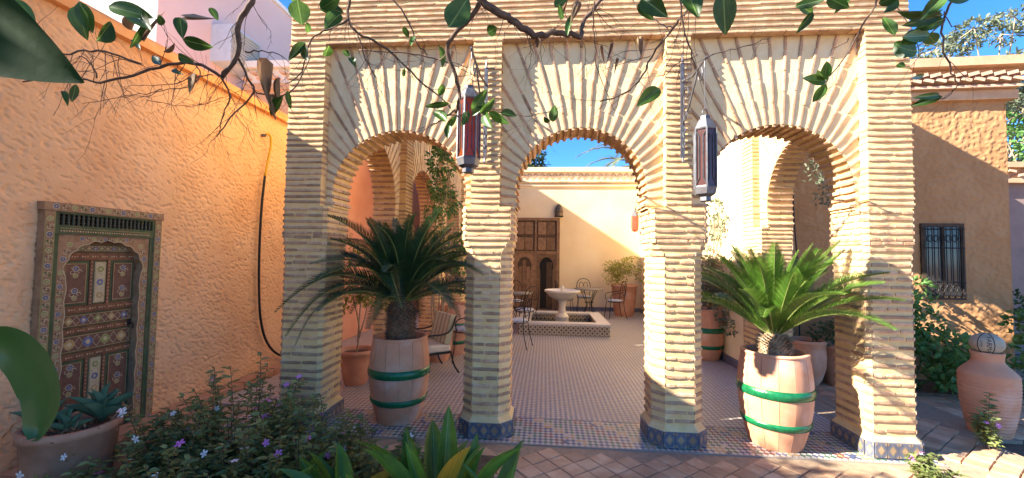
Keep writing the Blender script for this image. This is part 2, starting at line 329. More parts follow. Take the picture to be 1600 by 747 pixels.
# ================================================================== BRICK ARCADES
def brick_mesh(k):
    rnd = random.Random(100 + k); mb = MB(); ns = 4
    vs = []
    for i in range(ns):
        x = -.5 + i / (ns - 1) + (rnd.uniform(-.05, .05) if 0 < i < ns - 1 else 0)
        e = .05 if i in (0, ns - 1) else 0
        up = .5 - e - rnd.uniform(0, .10); dn = -.5 + e + rnd.uniform(0, .10); fr = -.5 + rnd.uniform(0, .05) + e * .5
        # profile in (y depth, z): front is -y
        vs += [(x, .5, dn), (x, fr + .06, dn), (x, fr, dn * .55), (x, fr, up * .55), (x, fr + .06, up), (x, .5, up)]
    fs = []
    for i in range(ns - 1):
        for j in range(5): fs.append((i * 6 + j, (i + 1) * 6 + j, (i + 1) * 6 + j + 1, i * 6 + j + 1))
    fs += [tuple(range(5, -1, -1)), tuple((ns - 1) * 6 + j for j in range(6))]
    mb.add(vs, fs); return mb.mesh('brick', T['brick'])
BK = [brick_mesh(k) for k in range(8)]
BKV = [([tuple(v.co) for v in m.vertices], [tuple(p.vertices) for p in m.polygons]) for m in BK]
T['plinth_tile'] = None
def plinth_tile_mats():
    a = pmat('blue_glazed_tile', (.09, .10, .14), (.135, .145, .18), scale=20, rough=.3, objr=.15)
    b = pmat('ochre_glazed_star', (.30, .20, .11), (.38, .27, .16), scale=20, rough=.3, objr=.2)
    c = pmat('pale_glazed_line', (.22, .21, .20), (.27, .25, .22), rough=.3)
    return [a, b, c]
PTM = plinth_tile_mats()
def tile_mesh():
    mb = MB(); mb.bx((-.49, -.006, -.49), (.49, .006, .49), 0)
    y = -.0075
    mb.add([(-.3, y, 0), (0, y, -.3), (.3, y, 0), (0, y, .3)], [(0, 1, 2, 3)], 1)
    for sx in (-1, 1):
        for sz in (-1, 1):
            mb.add([(sx * .47, y, sz * .47), (sx * .47, y, sz * .26), (sx * .26, y, sz * .47)], [(0, 1, 2) if sx * sz < 0 else (0, 2, 1)], 1)
    for g in range(4):
        M = Matrix.Rotation(g * math.pi / 2, 4, 'Y')
        mb.add([(-.36, y - .0004, 0), (-.40, y - .0004, 0), (0, y - .0004, .40), (0, y - .0004, .36)], [(0, 1, 2, 3)], 2, M)
    return mb.mesh('tile', PTM)
TILE = tile_mesh()
def octo(c, hu, hw, ch, cw):
    u0, u1, w0, w1 = c - hu, c + hu, cw - hw, cw + hw
    return [(u0 + ch, w0), (u1 - ch, w0), (u1, w0 + ch), (u1, w1 - ch), (u1 - ch, w1), (u0 + ch, w1), (u0, w1 - ch), (u0, w0 + ch)]
def arch_curve(b, n=30, zi=2.05):
    c, r, zs, za = b['c'], b['r'], b['zs'], b['za']
    ri = b.get('ri', r * .97); pts = [(c - ri, zi)]
    for i in range(n + 1):
        g = math.pi * (1 - i / n)
        pts.append((c + r * math.cos(g), zs + (za - zs) * (math.sin(g) ** .94)))
    pts.append((c + ri, zi)); return pts
def border(b, zi, zt, p, o):
    """where the ray from o through p meets the panel's edge"""
    d = (p[0] - o[0], p[1] - o[1]); t = 1e9
    if d[0] > 1e-6: t = min(t, (b['p1'] - o[0]) / d[0])
    if d[0] < -1e-6: t = min(t, (b['p0'] - o[0]) / d[0])
    if d[1] > 1e-6: t = min(t, (zt - o[1]) / d[1])
    if d[1] < -1e-6: t = min(t, (zi - o[1]) / d[1])
    return (o[0] + d[0] * t, o[1] + d[1] * t)
def arcade(root, bays, strips, piers, u0, u1, thick=.42, d=.095, zi=2.05, zt=3.62, top=4.8, keep=300, solid=()):
    bricks = []   # (owner, matrix, score)
    def brk(owner, u, w, z, L, H, D, rot=0, ang=0, score=1):
        M = Matrix.Translation((u, w, z)) @ Matrix.Rotation(rot, 4, 'Z') @ Matrix.Rotation(ang, 4, 'Y') @ Matrix.Diagonal((L, D, H, 1))
        bricks.append((owner, M, score))
    wall = MB()
    # strips, top band
    for a, b in strips: wall.bx((a, 0, zi), (b, thick, zt), 0)
    wall.bx((u0, .001, zt), (u1, thick - .001, top), 0)
    for a, b, z0, z1 in solid: wall.bx((a, .004, z0), (b, thick - .004, z1), 0)
    for b in bays:
        cv = arch_curve(b, zi=zi); o = (b['c'], b['zs'] - .05); n = len(cv)
        bo = []
        for i, p in enumerate(cv):
            if i == 0: bo.append((b['p0'], zi))
            elif i == n - 1: bo.append((b['p1'], zi))
            else: bo.append(border(b, zi, zt, p, o))
        # insert corners: snap the nearest border points onto the panel corners
        for cx_ in (b['p0'], b['p1']):
            k = min(range(n), key=lambda i: (bo[i][0] - cx_) ** 2 + (bo[i][1] - zt) ** 2); bo[k] = (cx_, zt)
        vs = [(p[0], d, p[1]) for p in cv] + [(p[0], d, p[1]) for p in bo]
        wall.add(vs, [(i, i + 1, n + i + 1, n + i) for i in range(n - 1)], 1)
        vs = [(p[0], thick, p[1]) for p in cv] + [(p[0], thick, p[1]) for p in bo]
        wall.add(vs, [(i + 1, i, n + i, n + i + 1) for i in range(n - 1)], 0)
        vs = [(p[0], d, p[1]) for p in cv] + [(p[0], thick, p[1]) for p in cv]
        wall.add(vs, [(i + 1, i, n + i, n + i + 1) for i in range(n - 1)], 0)
        # radial bricks: even steps along the curve
        L = [0]
        for i in range(n - 1): L.append(L[-1] + math.dist(cv[i], cv[i + 1]))
        nr = int(L[-1] / b.get('step', .069)); 
        for k in range(nr):
            s_ = L[-1] * (k + .5) / nr; i = max(j for j in range(n - 1) if L[j] <= s_); f_ = (s_ - L[i]) / (L[i + 1] - L[i])
            p = tuple(cv[i][q] + f_ * (cv[i + 1][q] - cv[i][q]) for q in (0, 1))
            e = border(b, zi, zt, p, (o[0] + (p[0] - o[0]) * .12, o[1] - .02)); dl = math.dist(p, e); ang = -math.atan2(e[1] - p[1], e[0] - p[0])
            if dl > .05:
                pos = -.004
                while pos < dl - .02:
                    l = min(random.uniform(.15, .32), dl - pos)
                    if dl - pos - l < .07: l = dl - pos
                    m = pos + l / 2; uu = p[0] + (e[0] - p[0]) * m / dl; zz = p[1] + (e[1] - p[1]) * m / dl
                    wd = random.uniform(.025, .031)
                    brk('w', uu, d + .012 + random.uniform(-.003, .003), zz, l - .010, wd, .05, 0, ang + random.uniform(-.005, .005), l)
                    pos += l
            # soffit bricks lie across the depth
            tx = (cv[i + 1][0] - cv[i][0], cv[i + 1][1] - cv[i][1]); tl = math.hypot(*tx); nx, nz_ = tx[1] / tl, -tx[0] / tl
            g = math.atan2(tx[1], tx[0])
            for (wa, wb) in ((d - .004, d + (thick - d) * .5 - .004), (d + (thick - d) * .5 + .004, thick + .003)):
                M = Matrix(((tx[0] / tl, 0, -nx, p[0] + nx * .006), (0, 1, 0, (wa + wb) / 2), (tx[1] / tl, 0, -nz_, p[1] + nz_ * .006), (0, 0, 0, 1)))
                # brick length runs along w, its front looks into the opening
                Q = Matrix(((0, 0, 1, 0), (1, 0, 0, 0), (0, 1, 0, 0), (0, 0, 0, 1)))
                bricks.append(('w', M @ Q @ Matrix.Diagonal((wb - wa, .035, random.uniform(.03, .037), 1)), .1))
    # strip courses
    for a, b in strips:
        z = zi + .035; k = 0
        while z < zt - .02:
            w_ = b - a; cuts = [a, b] if random.random() < .62 or w_ < .16 else [a, a + w_ * random.uniform(.4, .6), b]
            for q in range(len(cuts) - 1):
                brk('w', (cuts[q] + cuts[q + 1]) / 2, d / 2 - .007, z + random.uniform(-.003, .003), cuts[q + 1] - cuts[q] - (.006 if len(cuts) > 2 else -.012), random.uniform(.025, .031), d + .012, 0, random.uniform(-.008, .008), 1.2 * (cuts[q + 1] - cuts[q]))
            z += .054
    # courses of the top band
    z = zt + .036; row = 0
    while z < top - .03:
        u = u0 - (.13 if row % 2 else 0)
        while u < u1:
            l = random.uniform(.24, .3); a, b = max(u, u0), min(u + l, u1)
            if b - a > .03: brk('w', (a + b) / 2, .012, z + random.uniform(-.003, .003), b - a - .010, random.uniform(.024, .030), .05, 0, random.uniform(-.006, .006), .8 * (b - a) if z < zt + .36 else 0)
            u += l
        z += .050; row += 1
    # brick fillet over the panels
    for b in bays:
        u = b['p0']
        while u < b['p1'] - .02:
            l = min(.27, b['p1'] - u); brk('w', u + l / 2, .03, zt - .012, l - .006, .024, .075, 0, 0, .5 * l); u += l
    # solid stretches
    for a, b, z0, z1 in solid:
        z = z0 + .05; row = 0
        while z < z1 - .02:
            u = a - (.13 if row % 2 else 0)
            while u < b:
                l = random.uniform(.24, .3); p, q = max(u, a), min(u + l, b)
                if q - p > .03: brk('w', (p + q) / 2, .015, z + random.uniform(-.003, .003), q - p - .006, .033, .05, 0, 0, .2)
                u += l
            z += .07; row += 1
    wo = wall.build('wall', [T['mortar'], T['panel']], root)
    owners = {'w': wo}
    for pi, (c, hu, hw, ch, ih) in enumerate(piers):
        cw = thick / 2 + .005; pm = MB()
        sh = octo(c, hu, hw, ch, cw); im = octo(c, ih, hw + .012, min(ch, .03), cw)
        pm.prism(sh, .17, 1.62, 0); pm.prism(sh, 1.62, 1.765, 0, top=im); pm.prism(im, 1.765, zi, 0)
        po = pm.build('pillar', [T['mortar']], root); owners[pi] = po
        pl = MB(); pb = octo(c, hu + .03, hw + .03, ch + .01, cw); pl.prism(pb, -.1, .135, 0); pl.prism(pb, .135, .175, 1, top=sh)
        plo = pl.build('plinth', [pmat('tile_bed', (.30, .27, .24), rough=.8), T['mortar']], root)
        # tiles on the plinth's faces
        for i in range(8):
            p, q = pb[i], pb[(i + 1) % 8]; l = math.dist(p, q)
            if l < .03: continue
            nt_ = max(1, round(l / .088)); ang = math.atan2(q[1] - p[1], q[0] - p[0])
            for k in range(nt_):
                f_ = (k + .5) / nt_; nx, ny = math.sin(ang), -math.cos(ang)
                M = Matrix.Translation((p[0] + (q[0] - p[0]) * f_ + nx * .004, p[1] + (q[1] - p[1]) * f_ + ny * .004, .070)) @ Matrix.Rotation(ang, 4, 'Z') @ Matrix.Diagonal((l / nt_ * .985, 1, .122, 1))
                inst('tile', TILE, plo, M)
        def ring(poly, z, hh, prot):
            for i in range(8):
                p, q = poly[i], poly[(i + 1) % 8]; l = math.dist(p, q)
                if l < .012: continue
                ang = math.atan2(q[1] - p[1], q[0] - p[0]); nx, ny = math.sin(ang), -math.cos(ang)
                cuts = [0, 1] if l < .13 or random.random() < .22 else ([0, random.uniform(.25, .75), 1] if l < .3 or random.random() < .6 else [0, random.uniform(.2, .4), random.uniform(.55, .8), 1])
                for k in range(len(cuts) - 1):
                    f_ = (cuts[k] + cuts[k + 1]) / 2; ll = l * (cuts[k + 1] - cuts[k])
                    if len(cuts) == 2: ll += prot * .9
                    else: ll -= random.uniform(.010, .026)
                    M = Matrix.Translation((p[0] + (q[0] - p[0]) * f_ + nx * (prot - .02), p[1] + (q[1] - p[1]) * f_ + ny * (prot - .02), z + random.uniform(-.005, .005))) @ Matrix.Rotation(ang, 4, 'Z') @ Matrix.Rotation(random.uniform(-.015, .015), 4, 'Y') @ Matrix.Diagonal((ll, .04, hh * random.uniform(.85, 1.15), 1))
                    bricks.append((pi, M, 1.6 * ll if i in (0, 1, 7) else .15 * ll))
        z = .215
        while z < 1.76:
            f_ = max(0, min(1, (z - 1.62) / .145)); ring([(a_[0] + (b_[0] - a_[0]) * f_, a_[1] + (b_[1] - a_[1]) * f_) for a_, b_ in zip(sh, im)], z, .032, .011); z += .075 if z < .95 else .061
        z = 1.79
        while z < zi: ring(im, z, .031, .012); z += .057
    order = sorted(range(len(bricks)), key=lambda i: -bricks[i][2]); chosen = set(order[:keep])
    rest = {}
    for i, (ow, M, sc) in enumerate(bricks):
        k = random.randrange(8)
        if i in chosen: inst('brick', BK[k], owners[ow], M)
        else:
            rest.setdefault('w', MB()).add(BKV[k][0], BKV[k][1], 0, M)
    for mb in rest.values(): kind(mb.build('bricks', T['brick_i'], root), 'stuff')
front = thing('brick_arcade', 'cream brick arcade of three arches with fanned brickwork across the courtyard entrance', 'arcade', (0, 3.67, 0))
arcade(front, [dict(c=-1.395, r=.655, zs=2.16, za=2.79, p0=-2.11, p1=-.68), dict(c=.315, r=.60, zs=2.18, za=2.80, p0=-.42, p1=1.053), dict(c=2.05, r=.635, zs=2.17, za=2.81, p0=1.267, p1=2.72)],
       [(-2.46, -2.11), (-.68, -.42), (1.053, 1.267), (2.72, 3.07)],
       [(-2.26, .20, .21, .03, .215), (-.518, .208, .21, .09, .232), (1.165, .213, .21, .09, .238), (2.88, .19, .21, .03, .20)], -2.46, 3.07, keep=300)
ra = thing('brick_side_arcade', 'brick arch joining the right front pillar to the sunlit courtyard wall', 'arcade', (2.86, 6.2, 0), -math.pi / 2)
arcade(ra, [dict(c=1.27, r=.80, zs=2.26, za=3.1, p0=.30, p1=2.08, step=.08)], [(0, .30)], [(.235, .235, .21, .03, .25)], 0, 2.09, keep=150, zt=3.7)
la = thing('brick_side_arcade', 'row of brick arches along the left of the courtyard behind the climbing plant', 'arcade', (-2.06, 4.10, 0), math.pi / 2)
arcade(la, [dict(c=.82, r=.80, zs=2.26, za=3.1, p0=.02, p1=1.77, step=.08), dict(c=3.02, r=.80, zs=2.26, za=3.1, p0=2.07, p1=3.97, step=.08), dict(c=5.22, r=.80, zs=2.26, za=3.1, p0=4.27, p1=6.17, step=.08)],
       [(1.77, 2.07), (3.97, 4.27), (6.17, 6.47)], [(1.92, .22, .21, .05, .26), (4.12, .22, .21, .05, .26), (6.32, .22, .21, .05, .26)], .005, 8.47, keep=200, zt=3.7, solid=[(6.47, 8.47, 0, 3.7)])
# ================================================================== WALLS
def relief(name, nu, nz, W_, H, f, mat, parent=None):
    """a wall face with modelled plaster relief; local x along, z up, -y out"""
    u = np.linspace(0, W_, nu); z = np.linspace(0, H, nz); U, Z = np.meshgrid(u, z)
    D_ = np.array([f(a, b) for a, b in zip(U.ravel(), Z.ravel())])
    co = np.stack([U.ravel(), -D_, Z.ravel()], 1)
    i = np.arange((nu - 1) * (nz - 1)); r, c = i // (nu - 1), i % (nu - 1); b = r * nu + c
    fa = np.stack([b, b + 1, b + nu + 1, b + nu], 1)
    me = bpy.data.meshes.new(name); me.vertices.add(len(co)); me.vertices.foreach_set('co', co.ravel())
    me.loops.add(fa.size); me.loops.foreach_set('vertex_index', fa.ravel()); me.polygons.add(len(fa)); me.polygons.foreach_set('loop_start', np.arange(0, fa.size, 4)); me.update(calc_edges=True)
    me.materials.append(mat); me.polygons.foreach_set('use_smooth', [True] * len(fa))
    return link(bpy.data.objects.new(name, me), parent)
def gouge(u, z):
    if 1.50 < u < 2.41 and z < 1.94: return -.06
    v = z + .35 * u; a = noise.noise((u * 24, v * 44, 1.3)); b = noise.noise((u * 52, v * 78, 7.1)); c = noise.noise((u * 3, z * 3, 3))
    pit = max(0, min(1, (a + .5 * b + .22 * c - .10) * 2.6)); return -.011 * pit + .0025 * b + .004 * c
ow = thing('garden_wall', 'rough orange stucco garden wall with sloping coping and painted door', 'wall', (-3.7, 1.2, 0), math.pi / 2)
# local x = +Y, local -y = +X (towards the garden)
relief('stucco_face', 560, 400, 4.9, 3.44, gouge, T['orange'], ow)
w = MB(); w.bx((-6, .07, -.1), (4.9, .34, 3.44)); w.bx((-6, -.003, -.1), (0, .069, 3.44)); w.build('wall_core', T['orange'], ow)
w = MB(); w.add([(-6, -.075, 3.44), (4.9, -.075, 3.44), (4.9, .40, 3.44), (-6, .40, 3.44), (-6, -.075, 3.52), (4.9, -.075, 3.52), (4.9, .40, 3.52), (-6, .40, 3.52), (-6, -.04, 3.56), (4.9, -.04, 3.56), (4.9, .36, 3.62), (-6, .36, 3.62)],
                [(0, 1, 5, 4), (2, 3, 7, 6), (4, 5, 9, 8), (6, 7, 11, 10), (8, 9, 10, 11), (1, 0, 3, 2), (1, 2, 6, 10, 9, 5), (3, 0, 4, 8, 11, 7)], 0)
w.build('coping', T['orange2'], ow)
# kerb at the wall's foot: single curb stones
for k in range(9):
    kb = MB(); kb.bx((.3 + k * .52, -.20, -.05), (.3 + k * .52 + .512, -.02, .075 + random.uniform(-.004, .004))); kb.build('curb_stone', T['terra_d'], ow)
sw = thing('rear_side_wall', 'continued garden wall, its shade painted as salmon pink stucco, seen through the left side arch', 'wall', (-3.72, 6.15, 0), math.pi / 2)
w = MB(); w.bx((0, 0, -.1), (6.8, .3, 3.9)); w.build('wall_face', T['salmon'], sw)
w = MB(); w.bx((0, -.05, 3.9), (6.8, .35, 4.02)); w.build('coping', T['orange2'], sw)
# courtyard back wall with zigzag cornice
bw = thing('courtyard_back_wall', 'cream plaster rear wall of the courtyard with zigzag brick cornice', 'wall', (-3.7, 12.6, 0))
w = MB(); w.bx((0, 0, -.1), (6.9, .35, 3.78)); w.build('wall_face', T['cream'], bw)
w = MB(); w.bx((0, -.05, 3.78), (6.9, .36, 3.86)); w.bx((0, -.07, 3.875), (6.9, .36, 3.95)); w.bx((0, -.03, 3.95), (6.9, .36, 4.22)); w.bx((0, -.10, 4.22), (6.9, .40, 4.36)); w.build('cornice', T['cream'], bw)
zz = MB().bx((-.072, -.008, -.013), (.072, .006, .013)).mesh('zigzag_brick', T['brick'])
for r_ in range(2):
    for k in range(64):
        x = .6 + k * .098
        inst('zigzag_brick', zz, bw, Matrix.Translation((x, -.034, 4.05 + r_ * .075)) @ Matrix.Rotation(R(52 if k % 2 else -52), 4, 'Y'))
cob = MB().bx((-.145, -.02, -.014), (.145, .02, .014)).mesh('cornice_brick', T['brick'])
for k in range(22): inst('cornice_brick', cob, bw, Matrix.Translation((.35 + k * .3, -.07, 3.91 )))
# courtyard right wall
rw = thing('courtyard_side_wall', 'sunlit cream wall along the right of the courtyard', 'wall', (2.86, 12.6, 0), -math.pi / 2)
w = MB(); w.bx((0, 0, -.1), (6.395, .35, 3.9)); w.build('wall_face', T['cream'], rw)
w = MB(); w.bx((0, -.06, 3.9), (6.395, .38, 4.1)); w.build('coping', T['cream'], rw)
T['skirt'] = tilemat('skirting_tiles', .05, [[(.05, .07, .16), (.08, .10, .2)], [(.10, .12, .22), (.2, .14, .1)]], (.2, .18, .16), axes='XZ')
w = MB(); w.bx((.02, -.02, -.05), (6.39, -.001, .12)); w.build('skirting', T['skirt'], rw)
w = MB(); w.bx((.02, -.021, -.05), (6.55, -.001, .12)); w.build('skirting', T['skirt'], bw)
# brown building on the right
bb = thing('brown_house', 'brown stucco house on the right with clay tile cornice and barred window', 'house', (3.3, 6.25, 0), R(-3))
def trowel(u, z):
    a = noise.noise((u * 17, z * 20, 4.2)); b = noise.noise((u * 36, z * 42, 2.1))
    return max(-.15, min(.25, a + .45 * b)) * .020
relief('stucco_face', 260, 320, 3.0, 3.86, trowel, T['brown'], bb)
WX0, WX1, WZ0, WZ1 = 1.93, 2.42, 1.12, 2.13
w = MB(); w.bx((-.02, .012, -.1), (3.0, .3, 3.86)); w.bx((3.0, 0, -.1), (3.012, 5, 3.86)); w.build('wall_core', T['brown'], bb)
w = MB(); w.bx((-.02, -.08, 3.86), (3.10, .3, 3.98)); w.bx((-.02, -.06, 3.98), (3.08, .3, 4.28)); w.bx((-.02, -.22, 4.28), (3.24, .4, 4.40)); w.bx((3.012, .3, 3.86), (3.1, 5, 4.28)); w.bx((3.012, .4, 4.28), (3.24, 5, 4.40)); w.build('cornice', T['brown2'], bb)
ct = MB(); n_ = 7
for k in range(n_):
    g0, g1 = math.pi * k / n_, math.pi * (k + 1) / n_
    for r0, r1 in ((.065, .05),):
        ct.add([(r0 * math.cos(g0), -.10, r0 * math.sin(g0)), (r0 * math.cos(g1), -.10, r0 * math.sin(g1)), (r0 * math.cos(g1), .06, r0 * math.sin(g1)), (r0 * math.cos(g0), .06, r0 * math.sin(g0)),
                (r1 * math.cos(g0), -.10, r1 * math.sin(g0)), (r1 * math.cos(g1), -.10, r1 * math.sin(g1)), (r1 * math.cos(g1), .06, r1 * math.sin(g1)), (r1 * math.cos(g0), .06, r1 * math.sin(g0))], [(0, 1, 2, 3), (5, 4, 7, 6), (1, 0, 4, 5)], 0)
blk = MB().bx((-.062, -.09, -.022), (.062, .06, .022)).mesh('cornice_tile', T['clay'])
for k in range(20):
    x = .1 + k * .153
    inst('cornice_tile', blk, bb, Matrix.Translation((x, -.10, 4.10)) @ Matrix.Rotation(R(14), 4, 'Y'))
    inst('cornice_tile', blk, bb, Matrix.Translation((x + .075, -.115, 4.17)) @ Matrix.Rotation(R(-14), 4, 'Y'))
    inst('cornice_tile', blk, bb, Matrix.Translation((x, -.075, 4.015)) @ Matrix.Diagonal((1.18, .9, .8, 1)))
wi = MB(); wi.bx((WX0, -.012, WZ0), (WX1, .0, WZ1)); win = wi.build('window', T['dark'], bb)
g = MB()
for a, b in (((WX0 - .02, -.03, WZ0 - .02), (WX0 + .025, .0, WZ1 + .02)), ((WX1 - .025, -.03, WZ0 - .02), (WX1 + .02, .0, WZ1 + .02)), ((WX0 + .025, -.03, WZ1 - .03), (WX1 - .025, .0, WZ1 + .02)), ((WX0 + .025, -.03, WZ0 - .02), (WX1 - .025, .0, WZ0 + .03)), ((WX0 + .235, -.028, WZ0 + .03), (WX0 + .255, -.002, WZ1 - .03))): g.bx(a, b)
g.build('window_frame', T['wood_d'], win)
for k in range(2):
    p_ = MB(); a = WX0 + .027 + k * .23; p_.bx((a, -.018, WZ0 + .031), (a + .206, -.0125, WZ1 - .031)); p_.build('pane', T['pane'], win)
g = MB()
for k in range(7):
    x = WX0 + .02 + k * (WX1 - WX0 - .04) / 6; g.tube([(x, -.05, WZ0 + .02), (x, -.05, WZ1 - .02)], .006, n=5)
for z in (WZ0 + .04, WZ0 + .22, WZ1 - .32, WZ1 - .06): g.tube([(WX0, -.055, z), (WX1, -.055, z)], .007, n=5)
for k in range(6):
    x = WX0 + .055 + k * (WX1 - WX0 - .04) / 6
    for z in (WZ0 + .13, WZ1 - .19):
        g.tube([(x + .03 * math.cos(t), -.052, z + .05 * math.sin(t)) for t in [i * .7 for i in range(10)]], .004, n=4)
g.build('iron_grille', T['iron'], win)
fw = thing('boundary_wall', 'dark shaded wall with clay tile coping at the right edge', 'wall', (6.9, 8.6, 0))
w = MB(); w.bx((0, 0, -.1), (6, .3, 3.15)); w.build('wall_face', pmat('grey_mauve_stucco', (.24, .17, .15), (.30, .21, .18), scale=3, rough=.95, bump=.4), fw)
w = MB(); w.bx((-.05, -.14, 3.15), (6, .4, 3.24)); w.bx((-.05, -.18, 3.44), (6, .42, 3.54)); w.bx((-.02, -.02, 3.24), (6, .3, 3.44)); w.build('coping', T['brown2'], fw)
for k in range(24):
    inst('cornice_tile', blk, fw, Matrix.Translation((.05 + k * .17, -.08, 3.30 + .07 * (k % 2))) @ Matrix.Rotation(R(12 if k % 2 else -12), 4, 'Y'))
# pink house beyond the orange wall
ph = thing('pink_house', 'tall pink rendered house rising behind the orange wall', 'house', (-6.7, 6.36, 0), math.pi / 2)
w = MB(); w.bx((0, 0, -.1), (11.6, 8, 7.75)); w.build('wall', T['pink'], ph)
w = MB(); w.bx((-.02, -.01, -.1), (-.001, 8, 7.75)); w.build('end_wall', T['white'], ph)
w = MB(); w.bx((-.03, -.05, 7.75), (11.65, 8.05, 7.85)); w.build('roof_edge', T['white'], ph)
sb = MB(); sb.bx((1.12, -.42, 5.40), (1.95, -.001, 6.15)); sbo = sb.build('shutter_box', pmat('blue_white_paint', (.48, .56, .66), (.55, .63, .72), rough=.5), ph)
for k in range(13):
    s_ = MB(); s_.box((0, 0, 0), (.78, .018, .05), 0, Matrix.Translation((1.535, -.435, 5.43 + k * .056)) @ Matrix.Rotation(R(-35), 4, 'X')); s_.build('louvre', pmat('louvre_paint', (.5, .47, .4), rough=.6) if k == 0 else bpy.data.materials['louvre_paint'], sbo)
lw_ = thing('neighbour_parapet', 'low brick parapet with pale coping beneath the pink house', 'wall', (-6.35, 8.0, 0))
w = MB(); w.bx((.0, 0, 0), (2.4, .3, 5.0)); w.bx((0, -.05, 5.0), (2.4, .3, 5.14)); w.build('wall_face', T['brown2'], lw_)
w = MB(); w.bx((-.05, -.14, 5.44), (2.45, .4, 5.58)); w.bx((0, .0, 5.14), (2.4, .3, 5.44)); w.build('coping', T['white'], lw_)
for k in range(15):
    inst('cornice_tile', blk, lw_, Matrix.Translation((.1 + k * .16, -.05, 5.22 + .12 * (k % 2))) @ Matrix.Rotation(R(12 if k % 2 else -12), 4, 'Y'))
# ================================================================== PAINTED DOOR in the orange wall (local x = +Y, -y = out)
PN = dict(blue=pmat('paint_blue', (.08, .095, .20), (.15, .17, .27), scale=40, rough=.6), cream=pmat('paint_cream', (.42, .33, .19), (.54, .44, .27), scale=40, rough=.6), green=pmat('paint_green', (.05, .09, .03), (.08, .13, .045), scale=30, rough=.6),
          red=pmat('paint_red', (.13, .06, .038), (.18, .09, .06), scale=30, rough=.6), ochre=pmat('paint_ochre', (.34, .22, .08), (.44, .30, .13), scale=30, rough=.6), pink=pmat('paint_pink', (.48, .24, .16), (.54, .30, .21), scale=30, rough=.6),
          olive=pmat('paint_olive', (.22, .22, .06), (.28, .27, .09), scale=30, rough=.6), wornbase=pmat('worn_frame_paint', (.27, .145, .075), (.36, .22, .12), scale=22, rough=.75, bump=.3, dirt=(.16, .10, .05), dscale=9), brown=pmat('door_brown', (.16, .065, .03), (.24, .11, .055), scale=14, rough=.65, bump=.3, dirt=(.10, .05, .03), dscale=9),
          dkgreen=pmat('door_green', (.05, .075, .03), (.085, .11, .05), scale=12, rough=.65, bump=.3, dirt=(.14, .09, .05), dscale=8))
PL = ['blue', 'cream', 'green', 'red', 'ochre', 'pink', 'olive']; PM_ = [PN[k] for k in PL]; PI = {k: i for i, k in enumerate(PL)}
def disc(mb, x, z, y, r, mi, n=10, rz=None):
    rz = rz or r; mb.add([(x, y, z)] + [(x + r * math.cos(2 * math.pi * i / n), y, z + rz * math.sin(2 * math.pi * i / n)) for i in range(n)], [(0, i + 1, (i + 1) % n + 1) for i in range(n)], mi)
def flower(mb, x, z, y, r, c1, c2, k=6):
    disc(mb, x, z, y, r * 1.12, PI['cream'], 12)
    for i in range(k):
        g = 2 * math.pi * i / k; disc(mb, x + r * .58 * math.cos(g), z + r * .58 * math.sin(g), y - .0006, r * .40, PI[c1], 8)
    disc(mb, x, z, y - .0012, r * .34, PI[c2], 8)
def curl(mb, x, z, y, r, mi, s=1, wd=.0035):
    pts = [(x + r * (1 - t * .75) * math.cos(s * t * 5.2), z + r * (1 - t * .75) * math.sin(s * t * 5.2)) for t in [i / 12 for i in range(13)]]
    for p, q in zip(pts, pts[1:]):
        dx, dz = q[0] - p[0], q[1] - p[1]; l = math.hypot(dx, dz) or 1; nx, nz_ = -dz / l * wd / 2, dx / l * wd / 2
        mb.add([(p[0] + nx, y, p[1] + nz_), (p[0] - nx, y, p[1] - nz_), (q[0] - nx, y, q[1] - nz_), (q[0] + nx, y, q[1] + nz_)], [(0, 1, 2, 3)], mi)
def rect(mb, x0, z0, x1, z1, y, wd, mi):
    for a in ((x0, z0, x1, z0 + wd), (x0, z1 - wd, x1, z1), (x0, z0 + wd, x0 + wd, z1 - wd), (x1 - wd, z0 + wd, x1, z1 - wd)):
        mb.add([(a[0], y, a[1]), (a[2], y, a[1]), (a[2], y, a[3]), (a[0], y, a[3])], [(0, 1, 2, 3)], mi)
def scroll_run(mb, p, q, y, wd, seed=0):
    """painted garland from p to q: blossoms with curls between"""
    L = math.dist(p, q); n = max(1, round(L / (wd * 1.05))); rnd = random.Random(seed)
    for i in range(n):
        t = (i + .5) / n; x, z = p[0] + (q[0] - p[0]) * t, p[1] + (q[1] - p[1]) * t; k = i % 4
        if k == 0: flower(mb, x, z, y, wd * .36, 'blue', 'ochre')
        elif k == 2: flower(mb, x, z, y, wd * .34, 'olive', 'cream', 5)
        else:
            for s_ in (-1, 1):
                curl(mb, x + s_ * wd * .16, z + s_ * wd * .08, y, wd * .32, PI['cream'], s_, wd * .09); disc(mb, x + s_ * wd * .2, z - s_ * wd * .14, y - .0004, wd * .14, PI['red' if k == 1 else 'green'], 8)
def dots(mb, p, q, y, r, cs):
    L = math.dist(p, q); n = int(L / (r * 3))
    for i in range(n):
        t = (i + .5) / n; disc(mb, p[0] + (q[0] - p[0]) * t, p[1] + (q[1] - p[1]) * t, y, r, PI[cs[i % len(cs)]], 8)
